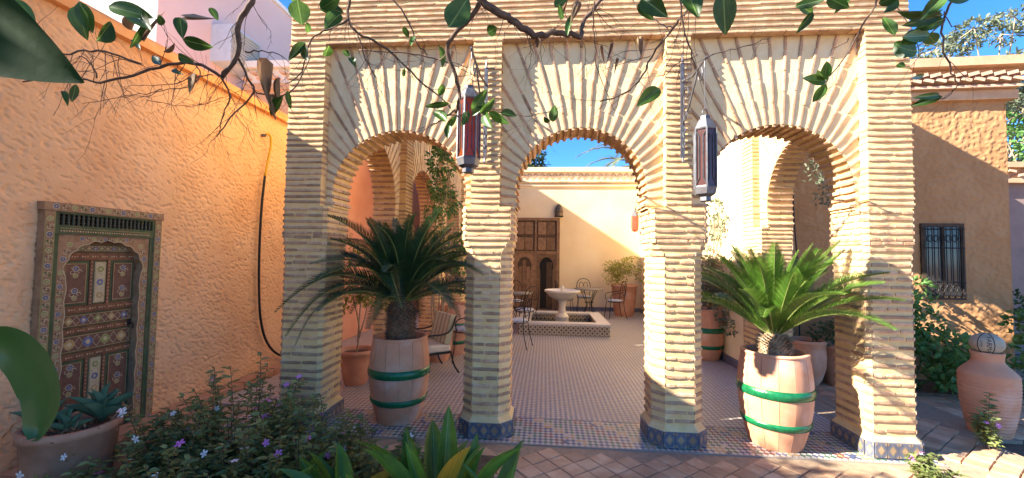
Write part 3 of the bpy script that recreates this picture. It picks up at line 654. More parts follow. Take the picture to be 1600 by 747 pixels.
def lattice(mb, x0, z0, x1, z1, y, horiz=True):
    a, b = (x1 - x0, z1 - z0); n = max(2, round((a if horiz else b) / ((b if horiz else a) * 1.25)))
    for i in range(n):
        t = (i + .5) / n; x, z = (x0 + a * t, (z0 + z1) / 2) if horiz else ((x0 + x1) / 2, z0 + b * t); h = (b if horiz else a) * .36
        c = ('ochre', 'blue', 'olive')[i % 3]
        disc(mb, x, z, y - .0005, h, PI[c], 6); disc(mb, x, z, y - .001, h * .45, PI['cream'], 6); 
        for s_ in (-1, 1):
            ex = (a / n / 2); ez = (b / n / 2)
            if horiz: pts = [(x - ex, z - s_ * h * 1.15), (x, z + s_ * h * 1.15), (x + ex, z - s_ * h * 1.15)]
            else: pts = [(x - s_ * h * 1.15, z - ez), (x + s_ * h * 1.15, z), (x - s_ * h * 1.15, z + ez)]
            for p, q in zip(pts, pts[1:]):
                dx, dz = q[0] - p[0], q[1] - p[1]; l = math.hypot(dx, dz); nx, nz_ = -dz / l * .0016, dx / l * .0016
                mb.add([(p[0] + nx, y, p[1] + nz_), (p[0] - nx, y, p[1] - nz_), (q[0] - nx, y, q[1] - nz_), (q[0] + nx, y, q[1] + nz_)], [(0, 1, 2, 3)], PI['cream'])
dr = thing('painted_door', 'carved wooden door painted with flowers set in the orange wall', 'door', (-3.7, 2.70, 0), math.pi / 2)
DW = .915
fr = MB(); fr.bx((0, -.055, -.05), (.066, .02, 1.89)); fr.bx((DW - .066, -.055, -.05), (DW, .02, 1.89)); fr.bx((-.012, -.06, 1.892), (DW + .012, .02, 1.955)); fo = fr.build('door_frame', PN['wornbase'], dr)
o_ = MB(); scroll_run(o_, (.033, .05), (.033, 1.86), -.0565, .056, 1); scroll_run(o_, (DW - .033, .05), (DW - .033, 1.86), -.0565, .056, 2); scroll_run(o_, (.03, 1.925), (DW - .03, 1.925), -.0615, .058, 3)
for x in (.003, .059, DW - .064, DW - .007): o_.add([(x, -.0562, 0), (x + .005, -.0562, 0), (x + .005, -.0562, 1.88), (x, -.0562, 1.88)], [(0, 1, 2, 3)], PI['olive'])
o_.build('painted_flowers', PM_, fo)
g = MB(); g.bx((.066, -.045, -.05), (.10, .02, 1.72)); g.bx((DW - .10, -.045, -.05), (DW - .066, .02, 1.72)); g.bx((.066, -.05, 1.72), (DW - .066, .02, 1.79)); g.bx((.066, -.05, 1.875), (DW - .066, .02, 1.891)); g.bx((.066, -.05, 1.79), (.085, .02, 1.875)); g.bx((DW - .085, -.05, 1.79), (DW - .066, .02, 1.875)); go = g.build('inner_frame', PN['dkgreen'], dr)
o_ = MB(); dots(o_, (.10, 1.745), (DW - .10, 1.745), -.0512, .006, ['pink', 'cream', 'ochre']); dots(o_, (.10, 1.765), (DW - .10, 1.765), -.0512, .004, ['olive', 'pink']); o_.build('painted_dots', PM_, go)
bk = MB(); bk.bx((.085, .0, 1.79), (DW - .085, .015, 1.875)); bk.build('transom_back', T['dark'], dr)
sp = MB(); sp.lathe([(.006, 0), (.011, .006), (.006, .012), (.012, .024), (.006, .036), (.010, .043), (.006, .05), (.012, .062), (.006, .074), (.011, .08), (.006, .086)], 8); spm = sp.mesh('spindle', pmat('spindle_wood', (.05, .05, .03), (.09, .085, .05), scale=30, rough=.5), True)
for k in range(22): inst('spindle', spm, dr, Matrix.Translation((.10 + k * (DW - .20) / 21, -.03, 1.789)))
# cusped arch board
OX0, OX1, OT = .165, DW - .165, 1.665
cu = []
n = 9
for i in range(n):            # lobes from left springing over to the right
    t0 = math.pi * (1 - i / n); t1 = math.pi * (1 - (i + 1) / n)
    def ap(t): return ((OX0 + OX1) / 2 + (OX1 - OX0) / 2 * math.cos(t), 1.40 + (OT - 1.40) * math.sin(t) ** .7)
    a_, b_ = ap(t0), ap(t1); m_ = ((a_[0] + b_[0]) / 2, (a_[1] + b_[1]) / 2); nx, nz_ = (a_[1] - b_[1]), (b_[0] - a_[0])
    for j in range(6):
        s_ = j / 6; bul = math.sin(math.pi * s_) * .34; cu.append((a_[0] + (b_[0] - a_[0]) * s_ + nx * bul * .6, a_[1] + (b_[1] - a_[1]) * s_ + nz_ * bul * .6))
cu.append((OX1, 1.40))
cu = [(OX0, 0)] + [(OX0 + (.012 if i % 2 else 0), .1 * i) for i in range(1, 14)] + cu + [(OX1 - (.012 if i % 2 else 0), .1 * i) for i in range(13, 0, -1)] + [(OX1, 0)]
ab = MB(); m = len(cu)
ou = []
for x, z in cu:
    if z < 1.39: ou.append((.10 if x < DW / 2 else DW - .10, z))
    else:
        d_ = (x - DW / 2, z - 1.2); t = 1e9
        if d_[1] > 0: t = min(t, (1.72 - 1.2) / d_[1])
        if d_[0] > 1e-6: t = min(t, (DW - .10 - DW / 2) / d_[0])
        if d_[0] < -1e-6: t = min(t, (.10 - DW / 2) / d_[0])
        ou.append((DW / 2 + d_[0] * t, 1.2 + d_[1] * t))
for tx in (.10, DW - .10):
    k = min(range(m), key=lambda i: (ou[i][0] - tx) ** 2 + (ou[i][1] - 1.72) ** 2); ou[k] = (tx, 1.72)
Y0_, Y1_ = -.038, .02
ab.add([(p[0], Y0_, p[1]) for p in cu] + [(p[0], Y0_, p[1]) for p in ou], [(i, i + 1, m + i + 1, m + i) for i in range(m - 1)], 0)
ab.add([(p[0], Y0_, p[1]) for p in cu] + [(p[0], Y1_ + .02, p[1]) for p in cu], [(i + 1, i, m + i, m + i + 1) for i in range(m - 1)], 0)
abo = ab.build('arch_board', PN['wornbase'], dr)
o_ = MB(); yy = Y0_ - .0012
scroll_run(o_, (.13, .05), (.13, 1.45), yy, .05, 4); scroll_run(o_, (DW - .13, .05), (DW - .13, 1.45), yy, .05, 5); scroll_run(o_, (.13, 1.50), (.19, 1.67), yy, .055, 6); scroll_run(o_, (DW - .13, 1.50), (DW - .19, 1.67), yy, .055, 6); scroll_run(o_, (.24, 1.69), (DW - .24, 1.69), yy, .042, 7)
for i in range(m - 1):
    p, q = cu[i], cu[i + 1]
    dx, dz = q[0] - p[0], q[1] - p[1]; l = math.hypot(dx, dz) or 1; nx, nz_ = -dz / l * .006, dx / l * .006
    o_.add([(p[0], yy, p[1]), (q[0], yy, q[1]), (q[0] + nx, yy, q[1] + nz_), (p[0] + nx, yy, p[1] + nz_)], [(0, 1, 2, 3)], PI['cream'])
o_.build('painted_flowers', PM_, abo)
# the leaf itself, set back
lf = MB(); lf.bx((OX0 - .02, .028, -.05), (OX1 + .02, .045, 1.72)); leaf = lf.build('door_leaf', PN['brown'], dr)
X0, X1 = OX0 + .004, OX1 - .004; c1, c2 = X0 + (X1 - X0) * .385, X0 + (X1 - X0) * .615
def rail(x0, z0, x1, z1, mat='brown', out=.012):
    r_ = MB(); r_.bx((x0, .014 - out + .014, z0), (x1, .0279, z1)); return r_.build('rail', PN[mat], leaf)
orn = MB()
for z0, z1 in ((1.52, 1.575), (1.10, 1.15), (.935, .975), (.73, .775), (.05, .10)):
    rail(X0, z0, X1, z1); dots(orn, (X0 + .01, (z0 + z1) / 2), (X1 - .01, (z0 + z1) / 2), .0148, .006, ['pink', 'ochre', 'red', 'cream'])
for z0, z1 in ((1.15, 1.52), (.10, .73)):
    for x in (c1 - .012, c2 - .012): rail(x, z0 + .0005, x + .024, z1 - .0005, out=.011); dots(orn, (x + .012, z0 + .01), (x + .012, z1 - .01), .0158, .005, ['pink', 'red'])
def panel(x0, z0, x1, z1, style):
    p_ = MB(); p_.bx((x0, .022, z0), (x1, .0279, z1)); po = p_.build('panel', PN['dkgreen'], leaf)
    q_ = MB(); b_ = .018 if style == 'vase' else .008; q_.bx((x0 + b_, .0165, z0 + b_), (x1 - b_, .0219, z1 - b_)); q_.build('field', PN['red'] if style == 'vase' else PN['cream' if style == 'col' else 'red'], po)
    om = MB(); y = .0158; rect(om, x0 + b_ + .002, z0 + b_ + .002, x1 - b_ - .002, z1 - b_ - .002, y, .005, PI['ochre'])
    if style == 'vase':
        xc, h = (x0 + x1) / 2, (z1 - z0)
        n_ = max(2, round(h / .17))
        for i in range(n_):
            zc_ = z0 + h * (i + .5) / n_; flower(om, xc, zc_ + .028, y, .022, 'blue', 'ochre')
            flower(om, xc, zc_ - .028, y - .0001, .018, 'olive', 'pink', 5)
            for s_ in (-1, 1):
                curl(om, xc + s_ * .026, zc_, y - .0002, .02, PI['cream'], s_, .0045); curl(om, xc + s_ * .026, zc_ + .03, y - .0002, .014, PI['ochre'], -s_, .004)
    elif style == 'col': lattice(om, x0 + .012, z0 + .015, x1 - .012, z1 - .015, y, False)
    else: lattice(om, x0 + .015, z0 + .012, x1 - .015, z1 - .012, y, True)
    om.build('painted_motif', PM_, po)
panel(X0 + .01, 1.583, X1 - .01, 1.645, 'row')
for z0, z1 in ((1.158, 1.512), (.108, .722)):
    panel(X0 + .008, z0, c1 - .018, z1, 'vase'); panel(c1 + .016, z0, c2 - .016, z1, 'col'); panel(c2 + .018, z0, X1 - .008, z1, 'vase')
panel(X0 + .01, .985, X1 - .01, 1.09, 'row'); panel(X0 + .01, .785, X1 - .01, .925, 'row')
orn.build('painted_dots', PM_, leaf)
hd = MB(); hd.tube([(X1 - .03, .02, .955), (X1 - .03, -.02, .955), (X1 - .03, -.028, .935), (X1 - .03, -.02, .91)], .006, n=6); hd.bx((X1 - .045, .010, .94), (X1 - .015, .0155, .99)); hd.build('latch', T['iron'], leaf)
# ================================================================== HOSE
hp = [(-3.64, 5.00, 3.14), (-3.63, 5.02, 3.16), (-3.62, 5.06, 3.12), (-3.63, 5.08, 3.0), (-3.64, 5.06, 2.85), (-3.65, 5.02, 2.60)]
hb = [(-3.65, 5.02, 2.60), (-3.655, 4.99, 2.2), (-3.655, 4.98, 1.7), (-3.655, 5.0, 1.2), (-3.65, 5.05, .75), (-3.64, 5.18, .42), (-3.62, 5.42, .2), (-3.60, 5.8, .09)]
def smooth(pts, k=4):
    P_ = [Vector(p) for p in pts]; out = []
    for i in range(len(P_) - 1):
        a, b, c_, d_ = P_[max(i - 1, 0)], P_[i], P_[i + 1], P_[min(i + 2, len(P_) - 1)]
        for j in range(k):
            t = j / k; out.append(.5 * ((2 * b) + (c_ - a) * t + (2 * a - 5 * b + 4 * c_ - d_) * t * t + (3 * b - a - 3 * c_ + d_) * t ** 3))
    return out + [P_[-1]]
hs = thing('garden_hose', 'hose hanging down the orange wall, yellow above and black below', 'hose', (-3.65, 5.0, 0))
MI = Matrix.Translation((3.65, -5.0, 0))
MB().tube(smooth(hp), .014, n=8, M=MI).build('yellow_end', pmat('yellow_hose', (.55, .33, .02), rough=.5), hs, True)
MB().tube(smooth(hb), .015, n=8, M=MI).build('black_tube', pmat('black_hose', (.015, .013, .012), rough=.5), hs, True)
w = MB(); w.tube([(.0, 0, 3.13), (-.045, -.01, 3.13)], .02, n=8); w.build('tap', T['iron_l'], hs)
# ================================================================== LANTERNS
def lantern(name, label, loc, glass, rod=.0, hs=1.0):
    t = thing(name, label, 'lantern', (loc[0], loc[1], loc[2] - rod), .3, 'metal lanterns on the front arcade')
    def hexa(r, z, k=6): return [(r * math.cos(math.pi / 3 * i), r * math.sin(math.pi / 3 * i), z) for i in range(k)]
    def loft(mb, rings):
        vs = [p for rg in rings for p in rg]; n = 6
        mb.add(vs, [(a * n + j, a * n + (j + 1) % n, (a + 1) * n + (j + 1) % n, (a + 1) * n + j) for a in range(len(rings) - 1) for j in range(n)] + [tuple(range(n - 1, -1, -1)), tuple((len(rings) - 1) * n + j for j in range(n))])
    # origin at the hook, lantern hangs below
    cpm = MB(); loft(cpm, [hexa(.082, -.235), hexa(.086, -.225), hexa(.05, -.155), hexa(.036, -.15), hexa(.036, -.125)]); cpm.build('cap', T['iron_l'], t)
    bt = MB(); loft(bt, [hexa(.03, -.77), hexa(.042, -.765), hexa(.042, -.735), hexa(.075, -.715), hexa(.086, -.665), hexa(.082, -.655)]); bt.build('base', T['iron_l'], t)
    rd = MB()
    rd.tube([(0, 0, rod), (0, 0, -.07)], .004, n=5); rd.tube([(.022 * math.cos(a), 0, -.10 + .032 * math.sin(a)) for a in [i * math.pi / 6 for i in range(13)]], .003, n=5)
    rd.build('hanging_rod', T['iron_l'], t)
    for i in range(6):
        g0, g1 = math.pi / 3 * i, math.pi / 3 * (i + 1); p, q = Vector((.077 * math.cos(g0), .077 * math.sin(g0), 0)), Vector((.077 * math.cos(g1), .077 * math.sin(g1), 0))
        nn = (p + q).normalized() * .002
        gm = MB(); gm.add([p + Vector((0, 0, -.655)) - nn, q + Vector((0, 0, -.655)) - nn, q + Vector((0, 0, -.235)) - nn, p + Vector((0, 0, -.235)) - nn], [(0, 1, 2, 3)]); gm.build('glass_pane', glass, t)
        b = MB(); b.tube([p * 1.06 + Vector((0, 0, -.665)), p * 1.06 + Vector((0, 0, -.225))], .0075, n=4)
        # triangular cut-out trim inside each pane
        for a_, c_ in ((p * .96 + q * .06, p * .70 + q * .32), (q * .96 + p * .06, q * .70 + p * .32)):
            b.tube([a_ * 1.02 + Vector((0, 0, -.25)), c_ * 1.02 + Vector((0, 0, -.29)), c_ * 1.02 + Vector((0, 0, -.60)), a_ * 1.02 + Vector((0, 0, -.64))], .004, n=4)
        b.build('corner_bar', T['iron_l'], t)
    return t
def redglass(name, c, tr):
    m = pmat(name, c, tuple(x * 1.4 for x in c), scale=9, rough=.12, spec=.6); nt = m.node_tree
    a = N(nt, 'ShaderNodeBsdfTranslucent'); a.inputs[0].default_value = tuple(min(1, x * 2.2) for x in c) + (1,); mx = N(nt, 'ShaderNodeMixShader'); mx.inputs[0].default_value = tr
    nt.links.new(nt.nodes['Principled BSDF'].outputs[0], mx.inputs[1]); nt.links.new(a.outputs[0], mx.inputs[2]); nt.links.new(mx.outputs[0], nt.nodes['Material Output'].inputs[0]); return m
GR = redglass('red_lantern_glass', (.24, .06, .02), .55); GD = redglass('smoky_lantern_glass', (.085, .04, .036), .25)
def scroll(c, r, t0, t1, k=1, n=14, flip=1):
    return [(0, c[0] + flip * r * (1 - .7 * i / n) * math.cos(t0 + (t1 - t0) * i / n), c[1] + r * (1 - .7 * i / n) * math.sin(t0 + (t1 - t0) * i / n)) for i in range(n + 1)]
def bracket(label, loc, out):
    """flat bar on the brickwork with a scrolled arm reaching towards -y"""
    t = thing('lantern_bracket', label, 'bracket', loc, 0, 'wrought iron lantern brackets')
    b = MB(); b.bx((-.018, -.022, -.42), (.018, -.012, .42)); b.tube([(0, -.017, .42), (0, -.017, .50)], .014, .003, n=6); b.tube([(0, -.017, -.42), (0, -.03, -.46), (0, -.06, -.46)], .010, n=6); b.build('wall_bar', T['iron_l'], t)
    a = MB(); a.tube([(0, -.02, .26), (0, -out * .5, .20), (0, -out, .21), (0, -out - .03, .22)], .010, n=6); a.tube([(0, -out, .20), (0, -out, .15)], .005, n=5)
    a.tube([(0, -.02, -.12), (0, -out * .35, -.02), (0, -out * .62, .12), (0, -out * .72, .19)], .008, n=6)
    a.build('arm', T['iron_l'], t)
    for c_, r_, t0, t1 in (((-.12, .10), .085, -1.2, 5), ((-.10, -.06), .07, 1.5, -4.6), ((-.07, -.20), .05, -1.5, 4.6), ((-.06, -.31), .04, 1.5, -4.4), ((-out * .82, .13), .06, 2, 7.5)):
        s_ = MB(); s_.tube(scroll(c_, r_, t0, t1), .0055, n=5); s_.build('scroll', T['iron_l'], t)
    return t
bracket('scrolled iron bracket beside the left palm arch holding the red lantern', (-.555, 3.66, 2.90), .74)
lantern('wall_lantern', 'hexagonal metal lantern with glowing red glass beside the left arch', (-.565, 2.92, 3.05), GR, .08)
bracket('scrolled iron bracket beside the right arch holding the dark lantern', (1.185, 3.66, 2.90), .52)
lantern('wall_lantern', 'hexagonal grey metal lantern with dark glass by the right arch', (1.185, 3.14, 3.05), GD, .25)
# ================================================================== BARREL PLANTERS
def barrel(label, loc, rz, group='green-banded barrel planters', soil_h=.70):
    t = thing('barrel_planter', label, 'planter', loc, rz, group)
    H = .79
    def rad(z): u = z / H; return .198 + .062 * math.sin(math.pi * min(1, u * .94 + .02)) ** .9 + .052 * u
    n = 14
    for i in range(n):
        g0, g1 = 2 * math.pi * i / n + .006, 2 * math.pi * (i + 1) / n - .006; s_ = MB(); zs = [H * k / 10 for k in range(11)]; vs = []
        for z in zs:
            r = rad(z)
            for g in (g0, g0 + (g1 - g0) / 3, g0 + 2 * (g1 - g0) / 3, g1): vs.append((r * math.cos(g), r * math.sin(g), z))
        fs = [(a * 4 + b, a * 4 + b + 1, a * 4 + 5 + b, a * 4 + 4 + b) for a in range(10) for b in range(3)]
        b0 = len(vs)
        for z in zs:
            r = rad(z) - .02
            vs += [(r * math.cos(g0), r * math.sin(g0), z), (r * math.cos(g1), r * math.sin(g1), z)]
        for a in range(10): fs += [(b0 + a * 2, a * 4, a * 4 + 4, b0 + a * 2 + 2), (a * 4 + 3, b0 + a * 2 + 1, b0 + a * 2 + 3, a * 4 + 7)]
        s_.add(vs, fs); auto(s_.build('stave', T['terra'], t))
    inn = MB(); inn.lathe([(rad(0) - .004, .0), (rad(.2) - .0045, .2), (rad(.4) - .0045, .4), (rad(.6) - .0045, .6), (rad(H) - .0045, H), (rad(H) - .004, H + .012), (rad(H) - .035, H + .012), (rad(H) - .04, soil_h - .02)], 40, cap=False); inn.build('inner_shell', T['terra'], t, True)
    rim = MB(); rim.lathe([(rad(H) - .03, H - .004), (rad(H) + .004, H - .006), (rad(H) + .008, H + .006), (rad(H), H + .016), (rad(H) - .03, H + .016), (rad(H) - .036, H - .01)], 48); 
    rim = MB(); pr = [(rad(H) - .03, H - .02), (rad(H) + .006, H - .008), (rad(H) + .008, H + .006), (rad(H), H + .017), (rad(H) - .03, H + .015), (rad(H) - .036, H - .02)]; rim.lathe(pr, 48, cap=False); rim.build('rim', T['terra'], t, True)
    for z0, z1 in ((.44, .52), (.18, .24)):
        bn = MB(); prof = [(rad(z0) - .002, z0 - .001), (rad(z0) + .008, z0 + .004), (rad((z0 + z1) / 2) + .013, (z0 + z1) / 2), (rad(z1) + .008, z1 - .004), (rad(z1) - .002, z1 + .001)]
        bn.lathe(prof, 56, cap=False)
        bo = bn.build('green_band', T['glaze'], t, True)
    so = MB(); so.lathe([(.001, soil_h + .015), (.12, soil_h + .02), (rad(H) - .03, soil_h)], 24, cap=False); so.build('potting_soil', T['soil'], t, True)
    return t
barrel('terracotta barrel planter with two green bands under the dark left palm', (-1.42, 4.0, 0), .1)
barrel('terracotta barrel planter with two green bands under the sunlit right palm', (2.04, 3.86, 0), .3)
barrel('green-banded barrel planter half hidden beside the third pillar', (2.62, 6.98, 0), .2)
barrel('green-banded barrel planter behind the cushioned armchair', (-1.50, 6.75, 0), .2)
# ================================================================== CYCADS
def frond_mesh(k, L, arch, mat, droop):
    rnd = random.Random(300 + k); mb = MB(); n = 66; pts = []
    for i in range(n + 1):
        t = i / n; x = L * (t - .06 * t * t); z = arch * L * math.sin(t * 2.2) * .55 - droop * L * t ** 2.6; pts.append(Vector((x, 0, z)))
    mb.tube([pts[i] for i in range(0, n + 1, 4)] + [pts[-1]], .008, .0018, n=5, mi=1)
    for i in range(5, n):
        t = i / n; p = pts[i]; d_ = (pts[i + 1] - pts[i - 1]).normalized(); up = Vector((-d_.z, 0, d_.x))
        ll = L * .17 * (math.sin(math.pi * (t ** .75) * .93 + .12)) ** .7 * rnd.uniform(.9, 1.08); wd = .0115
        for s_ in (-1, 1):
            side = Vector((0, s_, 0)); ax = (side * .80 + d_ * (.55 + .3 * t) + up * (.42 + rnd.uniform(-.06, .06))).normalized()
            q = p + ax * ll * .55; e = p + ax * ll + up * (-.10 * ll); w_ = d_ * wd
            mb.add([p - w_ * .5, p + w_ * .5, q + w_ * .5, q - w_ * .5, e], [(0, 1, 2, 3), (3, 2, 4)], 0)
    return mb.mesh('frond', [mat, T['stalk']])
T['stalk'] = pmat('frond_stalk', (.16, .20, .05), (.22, .25, .07), rough=.5)
def cycad(label, loc, zb, zt, rt, frs, mat, trunkmat, seed, stiff=1.0):
    t = thing('sago_palm', label, 'palm', loc, 0, 'potted sago palms'); rnd = random.Random(seed)
    tk = MB(); tk.lathe([(rt * .9, zb - .05), (rt, zb + .05), (rt * 1.02, (zb + zt) / 2), (rt * .85, zt - .03), (rt * .5, zt + .03), (.001, zt + .05)], 20); tk.build('trunk', trunkmat, t, True)
    sc = MB()
    for i in range(360):
        f_ = i / 360; z = zb - .02 + (zt - zb + .03) * f_; g = i * 2.39996; r = rt * (1.0 if f_ < .8 else 1 - (f_ - .8) * 1.6); d_ = Vector((math.cos(g), math.sin(g), 0)); s_ = Vector((-math.sin(g), math.cos(g), 0)); p = d_ * (r - .008) + Vector((0, 0, z)); l = rnd.uniform(.028, .05); e = p + d_ * l * .8 + Vector((0, 0, l * rnd.uniform(.35, .8)))
        sc.add([p - s_ * .013, p + s_ * .013, p + Vector((0, 0, .016)) , e], [(0, 1, 3), (1, 2, 3), (2, 0, 3)], 0)
    kind(sc.build('leaf_scales', trunkmat, t), 'stuff')
    meshes = [frond_mesh(seed * 10 + k, 1.0, a * (.5 + .5 * stiff), mat, dr_ * stiff) for k, (a, dr_) in enumerate(((.30, .16), (.42, .30), (.2, .06), (.5, .48), (.36, .22)))]
    for i in range(frs['n']):
        f_ = (i + .5) / frs['n']; g = i * 2.39996 + rnd.uniform(-.2, .2); el = frs['e1'] + (frs['e0'] - frs['e1']) * (1 - f_) ** 1.0 + rnd.uniform(-.09, .09)
        L_ = frs['L'] * rnd.uniform(.86, 1.06) * (1 if el < 1.0 else .86); k = (3 if el < .35 and rnd.random() < .7 else (2 if el > .9 else rnd.choice((0, 1, 4))))
        M = Matrix.Translation((.04 * math.cos(g), .04 * math.sin(g), zt + .01)) @ Matrix.Rotation(g, 4, 'Z') @ Matrix.Rotation(-el, 4, 'Y') @ Matrix.Rotation(rnd.uniform(-.35, .35), 4, 'X') @ Matrix.Scale(L_, 4)
        inst('frond', meshes[k], t, M)
    return t
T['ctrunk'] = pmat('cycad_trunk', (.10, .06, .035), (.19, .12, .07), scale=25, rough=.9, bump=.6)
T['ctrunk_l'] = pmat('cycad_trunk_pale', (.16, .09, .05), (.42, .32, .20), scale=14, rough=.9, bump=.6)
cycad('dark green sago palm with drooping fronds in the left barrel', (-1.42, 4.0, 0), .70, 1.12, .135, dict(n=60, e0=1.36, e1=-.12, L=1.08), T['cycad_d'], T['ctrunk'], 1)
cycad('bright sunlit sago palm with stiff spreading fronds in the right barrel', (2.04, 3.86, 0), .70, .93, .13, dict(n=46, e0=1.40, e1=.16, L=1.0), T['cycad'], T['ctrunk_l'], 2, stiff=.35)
# ================================================================== FOUNTAIN
fo_ = thing('fountain', 'marble pedestal fountain in a square pool faced with patterned tiles', 'fountain', (.40, 9.45, 0))
FT = [pmat('fountain_tile_brown', (.20, .10, .05), (.27, .15, .08), scale=20, rough=.35, objr=.25), pmat('fountain_tile_cream', (.56, .46, .30), (.62, .52, .36), rough=.4), pmat('fountain_tile_dark', (.06, .05, .045), (.09, .075, .06), rough=.35)]
ftm = MB(); ftm.bx((-.048, -.004, -.048), (.048, .004, .048), 1); y = -.0052
for g in range(8):
    a_ = g * math.pi / 4; ftm.add([(.012 * math.cos(a_ - .8), y, .012 * math.sin(a_ - .8)), (.012 * math.cos(a_ + .8), y, .012 * math.sin(a_ + .8)), (.034 * math.cos(a_), y, .034 * math.sin(a_))], [(0, 1, 2)], 0)
disc(ftm, 0, 0, y - .0004, .012, 2, 8)
for sx in (-1, 1):
    for sz in (-1, 1): disc(ftm, sx * .042, sz * .042, y, .013, 2, 6)
rect(ftm, -.047, -.047, .047, .047, y - .0006, .004, 0)
ftm = ftm.mesh('tile', FT)
p_ = MB(); w_ = .92; h_ = .205
p_.bx((-w_, -w_, 0), (w_, -w_ + .2, h_)); p_.bx((-w_, w_ - .2, 0), (w_, w_, h_)); p_.bx((-w_, -w_ + .2, 0), (-w_ + .2, w_ - .2, h_)); p_.bx((w_ - .2, -w_ + .2, 0), (w_, w_ - .2, h_)); p_.bx((-w_ - .02, -w_ - .02, 0), (w_ + .02, -w_, .02))
pool = p_.build('pool_wall', pmat('fountain_bed', (.36, .28, .18), rough=.8), fo_)
for j in range(2):
    for i in range(19):
        inst('tile', ftm, pool, Matrix.Translation((-.873 + i * .097, -w_ - .0042, .062 + j * .097)))
        inst('tile', ftm, pool, Matrix.Translation((w_ + .0042, -.873 + i * .097, .062 + j * .097)) @ Matrix.Rotation(math.pi / 2, 4, 'Z'))
    for i in range(14): inst('tile', ftm, pool, Matrix.Translation((-.63 + i * .097, w_ - .2042, .062 + j * .097)))
r_ = MB(); w2 = w_ + .03; i2 = w_ - .23
r_.bx((-w2, -w2, h_ + .001), (w2, -i2, h_ + .045)); r_.bx((-w2, i2, h_ + .001), (w2, w2, h_ + .045)); r_.bx((-w2, -i2, h_ + .001), (-i2, i2, h_ + .0449)); r_.bx((i2, -i2, h_ + .001), (w2, i2, h_ + .0449)); r_.build('rim', T['marble'], fo_)
wt = MB(); wt.add([(-.71, -.71, .1), (.71, -.71, .1), (.71, .71, .1), (-.71, .71, .1)], [(0, 1, 2, 3)]); wt.build('water', pmat('still_water', (.05, .05, .04), rough=.03, spec=.6), fo_)
pd = MB(); n = 20
prof = [(.15, .02), (.15, .22), (.155, .26), (.13, .30), (.09, .34), (.075, .45), (.08, .58), (.11, .64)]
vs = []
for r, z in prof:
    for j in range(n * 2):
        g = math.pi * j / n; k = 1 - (.09 if j % 2 and z < .26 else 0); vs.append((r * k * math.cos(g), r * k * math.sin(g), z))
pd.add(vs, [(a * 2 * n + j, a * 2 * n + (j + 1) % (2 * n), (a + 1) * 2 * n + (j + 1) % (2 * n), (a + 1) * 2 * n + j) for a in range(len(prof) - 1) for j in range(2 * n)]); auto(pd.build('pedestal', T['marble'], fo_), 30)
bs = MB(); prof = [(.10, .63), (.20, .66), (.30, .72), (.345, .78), (.355, .80), (.40, .815), (.405, .85), (.39, .862), (.36, .85), (.30, .80), (.05, .76)]
vs = []; n = 24
for i, (r, z) in enumerate(prof):
    for j in range(n * 2):
        g = math.pi * j / n; k = 1 - (.05 if j % 2 and 0 < i < 4 else 0); vs.append((r * k * math.cos(g), r * k * math.sin(g), z))
bs.add(vs, [(a * 2 * n + j, a * 2 * n + (j + 1) % (2 * n), (a + 1) * 2 * n + (j + 1) % (2 * n), (a + 1) * 2 * n + j) for a in range(len(prof) - 1) for j in range(2 * n)]); auto(bs.build('basin', T['marble'], fo_), 30)
fn = MB(); fn.lathe([(.06, .76), (.05, .82), (.035, .88), (.05, .91), (.02, .95), (.001, .97)], 14); fn.build('finial', T['marble'], fo_, True)
# ================================================================== BACK DOOR
bdr = thing('courtyard_double_door', 'tall weathered wooden double door with an open arched wicket', 'door', (-1.02, 12.58, 0))
w = MB()
for a, b in (((0, -.06, 0), (.09, .02, 2.80)), ((1.37, -.06, 0), (1.46, .02, 2.80)), ((.09, -.06, 2.72), (1.37, .02, 2.80)), ((.70, -.05, 0), (.76, .02, 2.72)), ((.09, -.055, 1.70), (.70, .02, 1.78)), ((.76, -.055, 1.70), (1.37, .02, 1.78))): w.bx(a, b)
w.build('door_frame', T['wood'], bdr)
for x0 in (.09, .76):
    for k in range(2):
        p_ = MB(); p_.bx((x0, -.02, 1.78 + k * .47), (x0 + .61, .0, 1.78 + k * .47 + .465)); po = p_.build('upper_panel', T['wood_d'], bdr)
        for q in range(2): b_ = MB(); b_.bx((x0 + .045 + q * .27, -.028, 1.82 + k * .47), (x0 + .045 + q * .27 + .245, -.02, 1.78 + k * .47 + .42)); b_.build('board', T['wood'], po)
